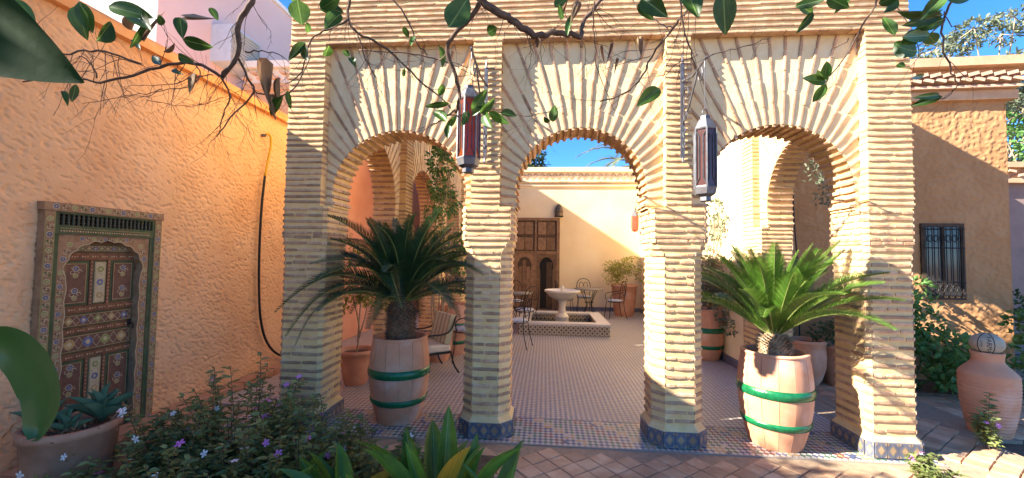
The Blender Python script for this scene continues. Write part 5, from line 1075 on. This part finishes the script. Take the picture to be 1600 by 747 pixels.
for i, (b, t, w) in enumerate([[[-1.494,1.0,2.302],[-1.436,1.012,2.216],0.044],[[-1.55,1.2,2.412],[-1.545,1.224,2.306],0.049],[[-1.546,1.2,2.422],[-1.525,1.23,2.33],0.045],[[-1.475,1.2,2.287],[-1.474,1.244,2.377],0.041],[[-1.321,1.1,2.335],[-1.199,1.124,2.312],0.045],[[-1.178,1.1,2.258],[-1.304,1.142,2.357],0.052],[[-1.349,1.3,2.392],[-1.317,1.253,2.404],0.024],[[-1.185,1.2,2.357],[-1.169,1.197,2.285],0.037],[[-1.172,1.2,2.283],[-1.105,1.244,2.277],0.041],[[-1.354,1.5,2.582],[-1.329,1.515,2.537],0.028],[[-1.554,1.5,2.351],[-1.631,1.54,2.409],0.033],[[-1.492,1.5,2.336],[-1.42,1.461,2.291],0.021],[[-1.411,1.3,2.413],[-1.462,1.297,2.309],0.024],[[-1.716,1.3,2.166],[-1.662,1.275,2.105],0.018],[[-1.667,1.3,2.188],[-1.686,1.304,2.126],0.024],[[-1.481,1.5,2.388],[-1.418,1.507,2.364],0.033],[[-1.568,1.4,2.402],[-1.486,1.351,2.338],0.022],[[-1.009,1.6,2.482],[-1.063,1.572,2.395],0.035],[[-1.022,1.6,2.468],[-0.978,1.578,2.389],0.035],[[-1.098,1.6,2.252],[-1.181,1.642,2.187],0.04],[[-1.079,1.6,2.279],[-1.08,1.627,2.208],0.023],[[-0.913,1.4,2.528],[-0.917,1.366,2.549],0.052],[[-0.888,1.35,2.5],[-0.885,1.38,2.424],0.072],[[-0.827,1.4,2.497],[-0.736,1.364,2.518],0.048],[[-0.834,1.4,2.506],[-0.747,1.412,2.487],0.044],[[-0.753,1.4,2.475],[-0.79,1.363,2.402],0.048],[[-0.934,1.5,2.465],[-0.915,1.45,2.481],0.023],[[-0.906,1.6,2.465],[-0.945,1.637,2.436],0.035],[[-0.864,1.7,2.474],[-0.887,1.671,2.48],0.027],[[-0.864,1.7,2.465],[-0.825,1.672,2.411],0.027],[[-0.623,1.7,2.596],[-0.622,1.748,2.571],0.027],[[-0.468,1.7,2.507],[-0.458,1.737,2.425],0.027],[[-0.579,1.7,2.552],[-0.585,1.679,2.498],0.021],[[-0.618,1.7,2.411],[-0.639,1.746,2.39],0.016],[[-0.325,1.3,2.353],[-0.263,1.304,2.455],0.081],[[-0.271,1.4,2.483],[-0.343,1.418,2.461],0.048],[[-0.227,1.5,2.444],[-0.187,1.47,2.446],0.042],[[-0.447,1.7,2.338],[-0.472,1.744,2.3],0.032],[[-0.417,1.7,2.253],[-0.529,1.719,2.248],0.027],[[-0.424,1.7,2.17],[-0.497,1.747,2.238],0.043],[[-0.383,1.7,2.197],[-0.447,1.739,2.141],0.027],[[-0.415,1.7,2.156],[-0.417,1.68,2.095],0.032],[[-0.32,1.7,2.219],[-0.251,1.686,2.306],0.043],[[-0.284,1.7,2.207],[-0.215,1.667,2.259],0.032],[[-0.292,1.75,2.236],[-0.282,1.715,2.29],0.038],[[-0.265,1.7,2.207],[-0.23,1.657,2.132],0.04],[[-0.245,1.7,2.212],[-0.153,1.68,2.155],0.037],[[-0.196,1.7,2.206],[-0.126,1.71,2.198],0.032],[[-0.343,1.75,2.237],[-0.36,1.7,2.153],0.033],[[-0.265,1.7,2.237],[-0.323,1.718,2.203],0.027],[[0.027,1.8,2.199],[0.037,1.784,2.27],0.042],[[0.013,1.8,2.199],[-0.013,1.781,2.215],0.023],[[0.025,1.5,2.535],[0.074,1.532,2.591],0.038],[[0.073,1.5,2.424],[0.096,1.498,2.519],0.023],[[0.056,1.5,2.485],[0.041,1.482,2.535],0.021],[[0.383,1.4,2.176],[0.304,1.398,2.117],0.048],[[0.394,1.5,2.213],[0.374,1.52,2.231],0.019],[[0.273,1.2,2.369],[0.333,1.156,2.284],0.056],[[0.264,1.2,2.35],[0.322,1.248,2.328],0.026],[[0.405,1.2,2.377],[0.419,1.152,2.276],0.056],[[0.463,1.1,2.314],[0.48,1.125,2.208],0.057],[[0.826,1.4,2.457],[0.902,1.434,2.438],0.031],[[0.82,1.4,2.446],[0.889,1.352,2.439],0.031],[[0.876,1.4,2.427],[0.84,1.429,2.37],0.026],[[0.855,1.3,2.413],[0.91,1.287,2.368],0.037],[[0.92,1.3,2.408],[0.882,1.308,2.366],0.02],[[0.978,1.5,2.232],[0.867,1.451,2.224],0.035],[[0.978,1.5,2.237],[0.922,1.455,2.252],0.03],[[0.976,1.5,2.244],[0.962,1.468,2.291],0.033],[[0.978,1.5,2.225],[0.962,1.546,2.174],0.033],[[1.003,1.3,2.387],[1.042,1.27,2.392],0.033],[[1.017,1.3,2.357],[1.075,1.326,2.432],0.028],[[1.127,1.4,2.339],[1.128,1.443,2.429],0.031],[[1.141,1.35,2.25],[1.116,1.394,2.313],0.046],[[1.108,1.3,2.235],[1.042,1.284,2.241],0.041],[[1.137,1.25,2.332],[1.004,1.235,2.318],0.027],[[1.137,1.25,2.319],[1.031,1.252,2.289],0.035],[[1.14,1.25,2.304],[1.087,1.278,2.292],0.035],[[1.145,1.3,2.284],[1.03,1.261,2.259],0.037],[[1.101,1.2,2.344],[1.055,1.225,2.291],0.037],[[1.136,1.3,2.29],[1.189,1.33,2.273],0.037],[[1.093,1.2,2.345],[1.21,1.236,2.353],0.03],[[1.211,1.4,2.204],[1.133,1.354,2.18],0.017],[[1.221,1.35,2.116],[1.165,1.395,2.103],0.025],[[1.212,1.35,2.12],[1.103,1.309,2.098],0.021],[[1.171,1.45,2.266],[1.185,1.434,2.25],0.018],[[1.11,1.3,2.304],[1.072,1.311,2.238],0.041]]): place_leaf('leaf', LM[i % 4], b, t, w, tr, (1.9, .9, 0), rt.uniform(-.7, .7))
for i, (b, t, w) in enumerate([[[0.072,1.5,2.558],[0.043,1.542,2.498],0.021],[[0.091,1.5,2.545],[0.079,1.484,2.46],0.019],[[0.119,1.5,2.556],[0.118,1.542,2.538],0.014],[[0.23,1.7,2.488],[0.241,1.705,2.408],0.016],[[0.261,1.7,2.493],[0.246,1.681,2.411],0.019],[[0.347,1.6,2.453],[0.36,1.582,2.372],0.02],[[0.296,1.7,2.419],[0.272,1.668,2.35],0.013],[[-1.181,1.65,2.414],[-1.164,1.608,2.229],0.023],[[-1.161,1.65,2.273],[-1.141,1.615,2.163],0.021],[[-1.15,1.65,2.357],[-1.155,1.669,2.224],0.013],[[-1.34,1.3,2.445],[-1.473,1.35,2.36],0.014],[[-1.435,1.5,2.296],[-1.394,1.466,2.209],0.009],[[-1.326,1.4,2.494],[-1.208,1.355,2.443],0.017],[[-1.438,1.3,2.46],[-1.512,1.349,2.409],0.014],[[-1.498,1.5,2.441],[-1.549,1.503,2.405],0.023]]): place_leaf('dry_leaf', DM[i % 2], b, t, w * .6, tr, (1.9, .9, 0), rt.uniform(-.6, .6))
T['shade_leaf'] = leafmat('shade_darkened_leaf', (.012, .032, .008), (.02, .05, .012), rough=.75, trans=.02, spec=.1)  # shade on the near top-left leaf put into a darker green
place_leaf('leaf', big_leaf_mesh('leaf', T['shade_leaf'], curl_=.1, fold=.15, n=12), (-.80, .42, 1.93), (-.575, .45, 1.808), .115, tr, (1.9, .9, 0), .1)
# crown above and behind the view; it shades the terrace on the right
cs = [((-1.5, .9, 3.9), (.9, .8, .6)), ((-.3, 1.35, 4.0), (.8, .55, .5)), ((-2.3, .3, 3.7), (.9, .9, .7)), ((.6, .9, 3.6), (.7, .5, .45)), ((-1.0, -.5, 4.2), (1.2, .9, .7)), ((-2.45, -.1, 3.0), (.42, .4, .35)), ((-2.1, .05, 2.55), (.3, .3, .28))]  # last two clumps added out of view to shade the near leaves
P_, d_ = clumps(3200, cs); P_ = P_ + np.array([1.9, .9, 0]); kind(leaves('crown', P_, rdir(3200), rdir(3200, .8), RNG.uniform(.07, .11, 3200), RNG.uniform(.035, .05, 3200), T['lemon_s'], tr), 'stuff')
# ------------------------------------------------------------------ periwinkle bushes
FLM = {}
for k in ('pink', 'white'):
    mb = MB()
    for i in range(5):
        g = 2 * math.pi * i / 5; c_, s_ = math.cos(g), math.sin(g)
        mb.add([(0, 0, 0), (c_ * .55 - s_ * .28, s_ * .55 + c_ * .28, .06), (c_ * 1.0 - s_ * .2, s_ * 1.0 + c_ * .2, .02), (c_ * 1.0 + s_ * .2, s_ * 1.0 - c_ * .2, .02), (c_ * .55 + s_ * .28, s_ * .55 - c_ * .28, .06)], [(0, 4, 3, 2, 1)])
    FLM[k] = mb.mesh('flower', T['fl_' + k])
def periwinkle(label, loc, r, h, n, fl, seed, leafL=.056):
    rg = random.Random(seed); t = thing('periwinkle_bush', label, 'shrub', loc, 0, 'periwinkle bushes in the bed')
    st = MB(); P_ = []; D_ = []; tops = []
    ns = max(8, int(n / 26))
    for i in range(ns):
        g = rg.uniform(0, 6.283); rr = r * math.sqrt(rg.random()); hh = h * (1 - .45 * (rr / r) ** 2) * rg.uniform(.7, 1.12)
        p0 = Vector((rr * .45 * math.cos(g), rr * .45 * math.sin(g), 0)); p1 = Vector((rr * .8 * math.cos(g) + rg.uniform(-.05, .05), rr * .8 * math.sin(g) + rg.uniform(-.05, .05), hh * .55)); p2 = Vector((rr * math.cos(g) + rg.uniform(-.08, .08), rr * math.sin(g) + rg.uniform(-.08, .08), hh))
        pts = smooth([p0, p1, p2], 5); st.tube(pts, .004, .0018, n=3); tops.append(p2)
        m_ = 34
        for k in range(m_):
            f_ = .22 + .78 * (k // 2 * 2) / m_ ; j = f_ * (len(pts) - 1); a = int(min(j, len(pts) - 2)); p = pts[a].lerp(pts[a + 1], j - a); gg = k * 1.7 + (math.pi if k % 2 else 0)
            P_.append(p); D_.append((math.cos(gg), math.sin(gg), rg.uniform(-.25, .6)))
    P_ = np.array(P_); D_ = np.array(D_); m_ = len(P_); st.build('stems', T['twig'], t)
    lo = leaves('foliage', P_, D_, rdir(m_, 2.2), RNG.uniform(leafL * .6, leafL * 1.25, m_), RNG.uniform(leafL * .3, leafL * .5, m_), T['vinca'], t); kind(lo, 'stuff')
    for i in range(fl):
        p = rg.choice(tops) + Vector((rg.uniform(-.05, .05), rg.uniform(-.09, .02), rg.uniform(-.02, .05))); k = 'pink' if rg.random() < (.9 if 'pink' in label else .1) else 'white'
        inst('flower', FLM[k], t, Matrix.Translation(p) @ Matrix.Rotation(rg.uniform(-.9, .9), 4, 'X') @ Matrix.Rotation(rg.uniform(.2, 1.1), 4, 'X') @ Matrix.Rotation(rg.uniform(0, 6), 4, 'Z') @ Matrix.Scale(rg.uniform(.018, .026), 4))
    return t
periwinkle('periwinkle bush with pink flowers in front of the left barrel', (-1.22, 2.72, 0), .42, .44, 1100, 11, 1)
periwinkle('tall periwinkle bush with pink flowers before the first pillar', (-1.62, 2.55, 0), .50, .66, 1900, 11, 2)
periwinkle('tall periwinkle bush with pink and white flowers nearest the orange wall', (-2.12, 2.78, 0), .46, .82, 1600, 7, 3)
periwinkle('white-flowered periwinkle bush in front of the painted door', (-2.50, 2.50, 0), .45, .58, 1500, 12, 4)
periwinkle('white-flowered periwinkle bush right of the clay bowl', (-2.05, 2.08, 0), .50, .52, 1900, 14, 5)
periwinkle('dark periwinkle bush with white flowers filling the lower left corner', (-2.45, 1.86, 0), .42, .42, 1500, 10, 9)
periwinkle('small periwinkle bush with pink flowers between the leafy clumps', (-.70, 2.55, 0), .30, .34, 600, 6, 6)
periwinkle('periwinkle seedling with pink flowers at the right pillar foot', (2.80, 3.25, -.02), .12, .26, 300, 5, 7)
periwinkle('spindly periwinkle with pink flowers in front of the urn', (3.86, 3.92, -.02), .10, .46, 280, 3, 8)
# ------------------------------------------------------------------ broad-leaved clumps in the foreground
GM = [big_leaf_mesh('leaf', T['ginger'], curl_=c_, fold=f_, n=10, pw=.9) for c_, f_ in ((.10, .22), (.45, .25), (.02, .3), (.8, .2))]
GY = big_leaf_mesh('leaf', T['ginger_y'], curl_=.3, fold=.35, n=10, pw=.9)
def broad(label, loc, n, h, spread, seed, yellow=1, el=(.9, 1.5)):
    rg = random.Random(seed); t = thing('broad_leaf_plant', label, 'plant', loc, 0, 'broad-leaved plants in the foreground')
    for i in range(n):
        g = i * 2.4 + rg.uniform(-.4, .4); rr = spread * math.sqrt((i + .5) / n); e = rg.uniform(*el) - .35 * rr / spread; L_ = h * rg.uniform(.5, .75); zb = h * rg.uniform(.30, .52)
        b = Vector((rr * .55 * math.cos(g), rr * .55 * math.sin(g), zb)); s_ = MB(); s_.tube([(rr * .3 * math.cos(g), rr * .3 * math.sin(g), 0), tuple(b)], .007, .005, n=5); s_.build('stalk', T['stalk2'], t)
        M = Matrix.Translation(b) @ Matrix.Rotation(g, 4, 'Z') @ Matrix.Rotation(-e, 4, 'Y') @ Matrix.Rotation(rg.uniform(-.8, .8), 4, 'X') @ Matrix.Diagonal((L_, L_ * rg.uniform(.19, .26), L_ * .5, 1))
        inst('leaf', GY if i < yellow else rg.choice(GM), t, M)
T['stalk2'] = pmat('green_stalk', (.06, .13, .03), (.09, .17, .04), rough=.5)
broad('upright broad-leaved clump with one yellow leaf before the second pillar', (-.52, 2.08, 0), 20, .66, .25, 21, 1)
broad('arching broad-leaved clump left of the upright one', (-.98, 2.04, 0), 15, .60, .28, 22, 1, (.7, 1.35))
broad('low broad-leaved clump spreading at the bottom left of centre', (-1.42, 2.02, 0), 14, .54, .30, 23, 0, (.4, 1.1))
broad('single broad leaf clump nearest the clay paving', (-.22, 1.98, 0), 5, .58, .08, 24, 0, (1.25, 1.5))
nl = thing('banana_leaf_plant', 'large drooping green leaf close at the left edge', 'plant', (-.95, .35, 0))
s_ = MB(); s_.tube(smooth([(0, 0, 0), (.02, .02, .9), (.10, .08, 1.38), (.21, .14, 1.475)]), .012, .004, n=6); s_.build('stalk', T['stalk2'], nl, True)
g_ = MB(); vs = []; n = 14
cp = [Vector(p) for p in ((-.75, .49, 1.476), (-.71, .50, 1.470), (-.675, .50, 1.448), (-.655, .50, 1.415), (-.655, .50, 1.385), (-.665, .50, 1.352))]
cp = smooth(cp, 4); m_ = len(cp)
for i, p in enumerate(cp):
    t = i / (m_ - 1); w = (.042 * math.sin(math.pi * min(1, t * .93 + .04)) ** .7) if i < m_ - 1 else .002; d_ = (cp[min(i + 1, m_ - 1)] - cp[max(i - 1, 0)]).normalized(); sd = Vector((d_.z, .15, -d_.x)).normalized()
    for k in (-1, -.5, 0, .5, 1): vs.append(tuple(p + sd * w * k + Vector((0, -.010 * abs(k), 0)) - Vector((-.95, .35, 0))))
g_.add(vs, [(i * 5 + k, (i + 1) * 5 + k, (i + 1) * 5 + k + 1, i * 5 + k + 1) for i in range(m_ - 1) for k in range(4)]); g_.build('leaf', leafmat('mid_leaf', (.03, .085, .015), (.04, .105, .02), rough=.35, trans=.15), nl, True)
# ------------------------------------------------------------------ rosettes in the bowl
for k, (x, y, n, L_, lab) in enumerate(((-2.78, 2.42, 15, .24, 'blue-green succulent rosette on the right of the clay bowl'), (-2.97, 2.27, 12, .20, 'blue-green succulent rosette on the left of the clay bowl'), (-2.80, 2.25, 9, .14, 'small leafy succulent at the front of the clay bowl'))):
    t = thing('succulent', lab, 'plant', (x, y, .52), 0, 'succulents in the clay bowl')
    am = big_leaf_mesh('leaf', T['agave'], curl_=.35, fold=.5, n=6, pw=.6)
    for i in range(n):
        g = i * 2.4; e = .25 + 1.0 * (1 - i / n)
        inst('leaf', am, t, Matrix.Rotation(g, 4, 'Z') @ Matrix.Rotation(-e - .2, 4, 'Y') @ Matrix.Diagonal((L_ * random.uniform(.8, 1.1), L_ * .22, L_ * .5, 1)))
    dl = leaves('dead_leaves', RNG.normal(0, .06, (50, 3)) * np.array([1, 1, .3]) + np.array([0, 0, .02]), rdir(50), rdir(50), .07, .012, T['dry'], t); kind(dl, 'stuff')
# ------------------------------------------------------------------ shrubs and small trees
def shrub(name, label, loc, cs, n, mat, L, Wd, stems=(), cat='shrub', up=.8, group=None, bark='bark_l', droop=0, thick=.012):
    t = thing(name, label, cat, loc, 0, group); P_, d_ = clumps(n, cs)
    D_ = d_ + rdir(n) * .8; D_[:, 2] -= droop
    kind(leaves('foliage', P_, D_, rdir(n, up * 2), RNG.uniform(L * .65, L * 1.25, n), RNG.uniform(Wd * .7, Wd * 1.2, n), T[mat], t), 'stuff')
    for st in stems: b = MB(); b.tube(smooth(st), thick, thick * .35, n=6); b.build('stem', T[bark], t, True)
    # twigs inside the crown
    b = MB(); base = Vector(stems[0][-1]) if stems else Vector((0, 0, 0))
    for c_, r_ in cs:
        src = Vector(stems[random.randrange(len(stems))][-1]) if stems else Vector((0, 0, 0)); b.tube(smooth([src, (Vector(c_) + src) / 2 + Vector((random.uniform(-.04, .04), random.uniform(-.04, .04), .03)), c_]), .005, .002, n=4)
        for q in range(5): e = Vector(c_) + Vector([random.uniform(-1, 1) * a for a in r_]) * .9; b.tube([c_, (Vector(c_) + e) / 2 + Vector((0, 0, .02)), e], .003, .001, n=3)
    kind(b.build('twigs', T[bark], t), 'stuff'); return t
rb = random.Random(9)
def rcl(n, x, y, z0, z1, r): return [((rb.uniform(*x), rb.uniform(*y), rb.uniform(z0, z1)), (r * rb.uniform(.6, 1.2),) * 2 + (r * rb.uniform(.6, 1.1),)) for _ in range(n)]
shrub('thin_tree', 'thin yellow-leaved potted tree behind the first pillar', (-2.33, 5.0, 0), rcl(15, (-.30, .38), (-.3, .3), .95, 1.95, .13), 750, 'yell', .055, .03, [[(0, 0, .37), (.02, 0, .7), (-.10, .05, 1.1), (-.14, .05, 1.5)], [(.02, 0, .55), (.10, 0, .85), (.16, .02, 1.3)], [(0, .02, .5), (.0, .06, .9), (.05, .05, 1.6)]], 'tree', droop=.5)
cl = [((rb.uniform(-.42, .42) * (1.2 - .1 * i), rb.uniform(-.3, .3), 1.6 + i * .12 + rb.uniform(-.1, .1)), (rb.uniform(.10, .24),) * 3) for i in range(18)] + rcl(5, (.15, .5), (-.2, .2), 1.1, 1.7, .13)
shrub('climbing_shrub', 'tall many-stemmed climbing shrub rising in front of the left brick arches', (-1.62, 6.25, 0), cl, 1700, 'bright', .07, .04, [[(rb.uniform(-.08, .08), rb.uniform(-.05, .05), .3), (rb.uniform(-.12, .16), rb.uniform(-.08, .08), 1.1), (rb.uniform(-.28, .3), rb.uniform(-.12, .12), 2.0), (rb.uniform(-.35, .35), rb.uniform(-.2, .2), 2.9)] for _ in range(8)], 'shrub', droop=.4, thick=.014)
pot('flower_pot', 'round terracotta pot at the foot of the climbing shrub', (-1.62, 6.25, 0), [(.15, 0), (.18, .08), (.22, .25), (.225, .36), (.24, .365), (.24, .40)])
shrub('potted_shrub', 'rounded yellow-green shrub in the tall pot at the courtyard corner', (2.22, 11.75, 0), rcl(12, (-.42, .45), (-.3, .3), 1.0, 1.45, .24), 1500, 'yell', .06, .03, [[(0, 0, .8), (.05, 0, 1.0), (.1, 0, 1.25)], [(0, 0, .8), (-.1, 0, 1.0), (-.2, .05, 1.2)]])
# vine on the sunny right wall
cs = [((-.05, rb.uniform(-1.0, 1.3), z), (.07, rb.uniform(.12, .26), rb.uniform(.12, .24))) for z in [.35 + .11 * i for i in range(20)]] + [((-.08, rb.uniform(-.9, -.2), rb.uniform(.4, 1.5)), (.09, .22, .2)) for _ in range(12)]
shrub('wall_vine', 'leafy vine climbing the sunlit right courtyard wall', (2.83, 7.5, 0), cs, 2300, 'grey_leaf', .06, .035, [[(0, rb.uniform(-.4, .4), 0), (-.02, rb.uniform(-.5, .5), .8), (-.03, rb.uniform(-.7, .7), 1.5), (-.03, rb.uniform(-.8, .8), 2.3)] for _ in range(6)], 'vine')
# trailing plant and cable in the right side arch
hv = thing('trailing_vine', 'pale trailing leaves hanging in the right side arch', 'vine', (3.28, 5.25, 0))
for k, (x, y, z0, z1) in enumerate(((0, 0, 3.02, 2.62), (.0, -.20, 2.95, 2.30), (.12, .10, 3.0, 2.75))):
    b = MB(); b.tube(smooth([(x, y, z0), (x - .03, y - .02, (z0 + z1) / 2), (x + .02, y - .05, z1)]), .004, n=4); b.build('stem', T['twig'], hv, True); n = 60
    P_ = np.array([(x, y, 0)]) + np.concatenate([RNG.normal(0, .055, (n, 2)), RNG.uniform(z1 - .05, z1 + .22, (n, 1))], 1); kind(leaves('foliage', P_, rdir(n, -1), rdir(n), .055, .022, T['grey_leaf'], hv), 'stuff')
cb = thing('cable', 'thin black cable hanging down against the brown wall in the right arch', 'cable', (3.42, 5.95, 0)); MB().tube(smooth([(0, 0, 3.0), (.01, 0, 2.2), (.05, 0, 1.5), (.06, 0, .5), (.06, 0, 0)]), .009, n=6).build('line', T['iron'], cb, True)
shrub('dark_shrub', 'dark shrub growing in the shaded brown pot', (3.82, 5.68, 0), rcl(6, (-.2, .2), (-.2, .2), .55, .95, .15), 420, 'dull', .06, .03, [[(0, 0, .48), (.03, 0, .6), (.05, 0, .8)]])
# bed by the brown house
def bedshrub(label, loc, w, h, n, mat, seed):
    rb.seed(seed); shrub('leafy_shrub', label, loc, rcl(13, (-w, w), (-.25, .22), .15, h, .17), n, mat, .085, .055, [[(rb.uniform(-.1, .1), 0, 0), (rb.uniform(-.2, .2), .03, h * .4), (rb.uniform(-w * .7, w * .7), 0, h * .8)] for _ in range(5)], group='leafy shrubs in the bed by the brown house', bark='stalk2', thick=.009)
bedshrub('bright leafy shrub just right of the right front pillar', (4.72, 5.72, 0), .22, 1.30, 620, 'bright', 31)
bedshrub('low leafy shrub in the bed under the barred window', (5.12, 5.62, 0), .30, .78, 760, 'bright', 32)
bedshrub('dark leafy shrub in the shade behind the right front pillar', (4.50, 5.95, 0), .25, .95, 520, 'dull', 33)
bedshrub('pale leafy shrub behind the urn at the right edge', (6.05, 5.45, 0), .36, 1.02, 900, 'bright', 34)
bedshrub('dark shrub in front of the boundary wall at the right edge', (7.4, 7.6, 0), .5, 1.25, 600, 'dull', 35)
# ------------------------------------------------------------------ trees beyond the walls
def tree(label, loc, h, cs, n, mat, L, Wd, name='tree', bark='bark_l'):
    t = thing(name, label, 'tree', loc); tk = MB(); tk.tube(smooth([(0, 0, -.1), (.05, 0, h * .3), (-.05, .05, h * .55), (0, 0, h * .75)]), h * .025, h * .010, n=8); tk.build('trunk', T[bark], t, True)
    lm = MB()
    for c_, r_ in cs:
        s_ = Vector((0, 0, h * random.uniform(.35, .7))); lm.tube(smooth([s_, (s_ + Vector(c_)) / 2 + Vector((0, 0, -.1)), c_]), h * .0045, h * .0012, n=5)
        for q in range(4): e = Vector(c_) + Vector([random.uniform(-1, 1) * a for a in r_]); lm.tube([c_, e], h * .0018, h * .0006, n=3)
    kind(lm.build('limbs', T[bark], t, True), 'stuff')
    P_, d_ = clumps(n, cs); kind(leaves('crown', P_, d_ + rdir(n), rdir(n, 1.5), RNG.uniform(L * .6, L * 1.3, n), RNG.uniform(Wd * .7, Wd * 1.3, n), T[mat], t), 'stuff'); return t
rb.seed(4)
def crown(n, c, R_, r, zs=.8): 
    out = []
    while len(out) < n:
        v = Vector((rb.uniform(-1, 1), rb.uniform(-1, 1), rb.uniform(-1, 1)))
        if .35 < v.length < 1: out.append(((c[0] + v.x * R_, c[1] + v.y * R_, c[2] + v.z * R_ * zs), (r * rb.uniform(.6, 1.3), r * rb.uniform(.6, 1.3), r * rb.uniform(.35, .8))))
    return out
tree('tall feathery grey-green tree rising behind the brown house', (12.6, 12.5, 0), 8.6, crown(34, (0, 0, 7.0), 1.8, .42), 5600, 'grey_leaf', .16, .06)
tree('bright green tree beside the brown house at the right edge', (12.6, 11.2, 0), 6.0, crown(26, (0, 0, 4.2), 1.7, .55), 3600, 'bright', .14, .08)
tree('sparse tree behind the right boundary wall', (15.6, 14.2, 0), 8, crown(20, (0, 0, 5.8), 2.2, .6), 2600, 'grey_leaf', .15, .06)
tree('dark tree behind the courtyard wall at left of the centre arch', (-1.0, 17.2, 0), 6.6, crown(24, (0, 0, 5.5), 1.15, .45), 3200, 'dull', .14, .08)
tree('tree outside the frame beyond the orange wall whose shade falls on the terrace', (-5.0, .7, 0), 5.0, [((.3, .1, 4.1), (.9, .8, .5)), ((-.5, -.2, 4.3), (.8, .8, .5)), ((.9, -.3, 3.9), (.6, .6, .4)), ((.2, .7, 4.0), (.7, .4, .4))], 1500, 'lemon_s', .12, .055)
# date palm behind the back wall
dp = thing('date_palm', 'date palm with long grey-green fronds behind the courtyard wall', 'palm', (3.7, 15.6, 0))
w = MB(); w.tube([(0, 0, 0), (.05, 0, 2), (0, 0, 4.6)], .22, .18, n=10); w.build('trunk', T['bark_l'], dp, True)
def datefrond(k):
    mb = MB(); rg = random.Random(k); n = 60; pts = [Vector((2.6 * t, 0, 1.5 * t - 1.75 * t ** 2.4)) for t in [i / n for i in range(n + 1)]]; mb.tube(pts[::6], .03, .006, n=4)
    for i in range(6, n):
        d_ = (pts[min(i + 1, n)] - pts[i - 1]).normalized(); up = Vector((-d_.z, 0, d_.x)); l = .42 * math.sin(math.pi * (i / n) ** .7 * .9 + .15)
        for s_ in (-1, 1): ax = (Vector((0, s_, 0)) * .8 + d_ * .8 + up * rg.uniform(.0, .4)).normalized(); e = pts[i] + ax * l + Vector((0, 0, -.06)); mb.add([pts[i] - d_ * .03, pts[i] + d_ * .03, e], [(0, 1, 2)])
    return mb.mesh('frond', T['grey_leaf'])
dm = [datefrond(k) for k in range(3)]
for i in range(26):
    g = i * 2.4; e = .75 - 1.2 * i / 26
    inst('frond', dm[i % 3], dp, Matrix.Translation((0, 0, 5.0)) @ Matrix.Rotation(g, 4, 'Z') @ Matrix.Rotation(-e, 4, 'Y') @ Matrix.Scale(random.uniform(.85, 1.1), 4))
# ------------------------------------------------------------------ litter on the paving
for k, (x, y, lab) in enumerate(((1.52, 2.97, 'small pale scrap lying on the clay paving, left of two'), (1.76, 2.98, 'small pale scrap lying on the clay paving, right of two'))):
    w = MB(); w.add([(-.03, -.02, .004), (.035, -.015, .006), (.03, .02, .018), (-.025, .018, .010)], [(0, 1, 2, 3)]); w.add([(-.02, .02, .010), (.03, .02, .018), (.02, .032, .004)], [(0, 1, 2)]); o = w.build('paper_scrap', pmat('pale_scrap', (.5, .62, .58), rough=.6) if k == 0 else bpy.data.materials['pale_scrap']); o.location = (x, y, .01); tag(o, lab, 'scrap', 'scraps on the paving')
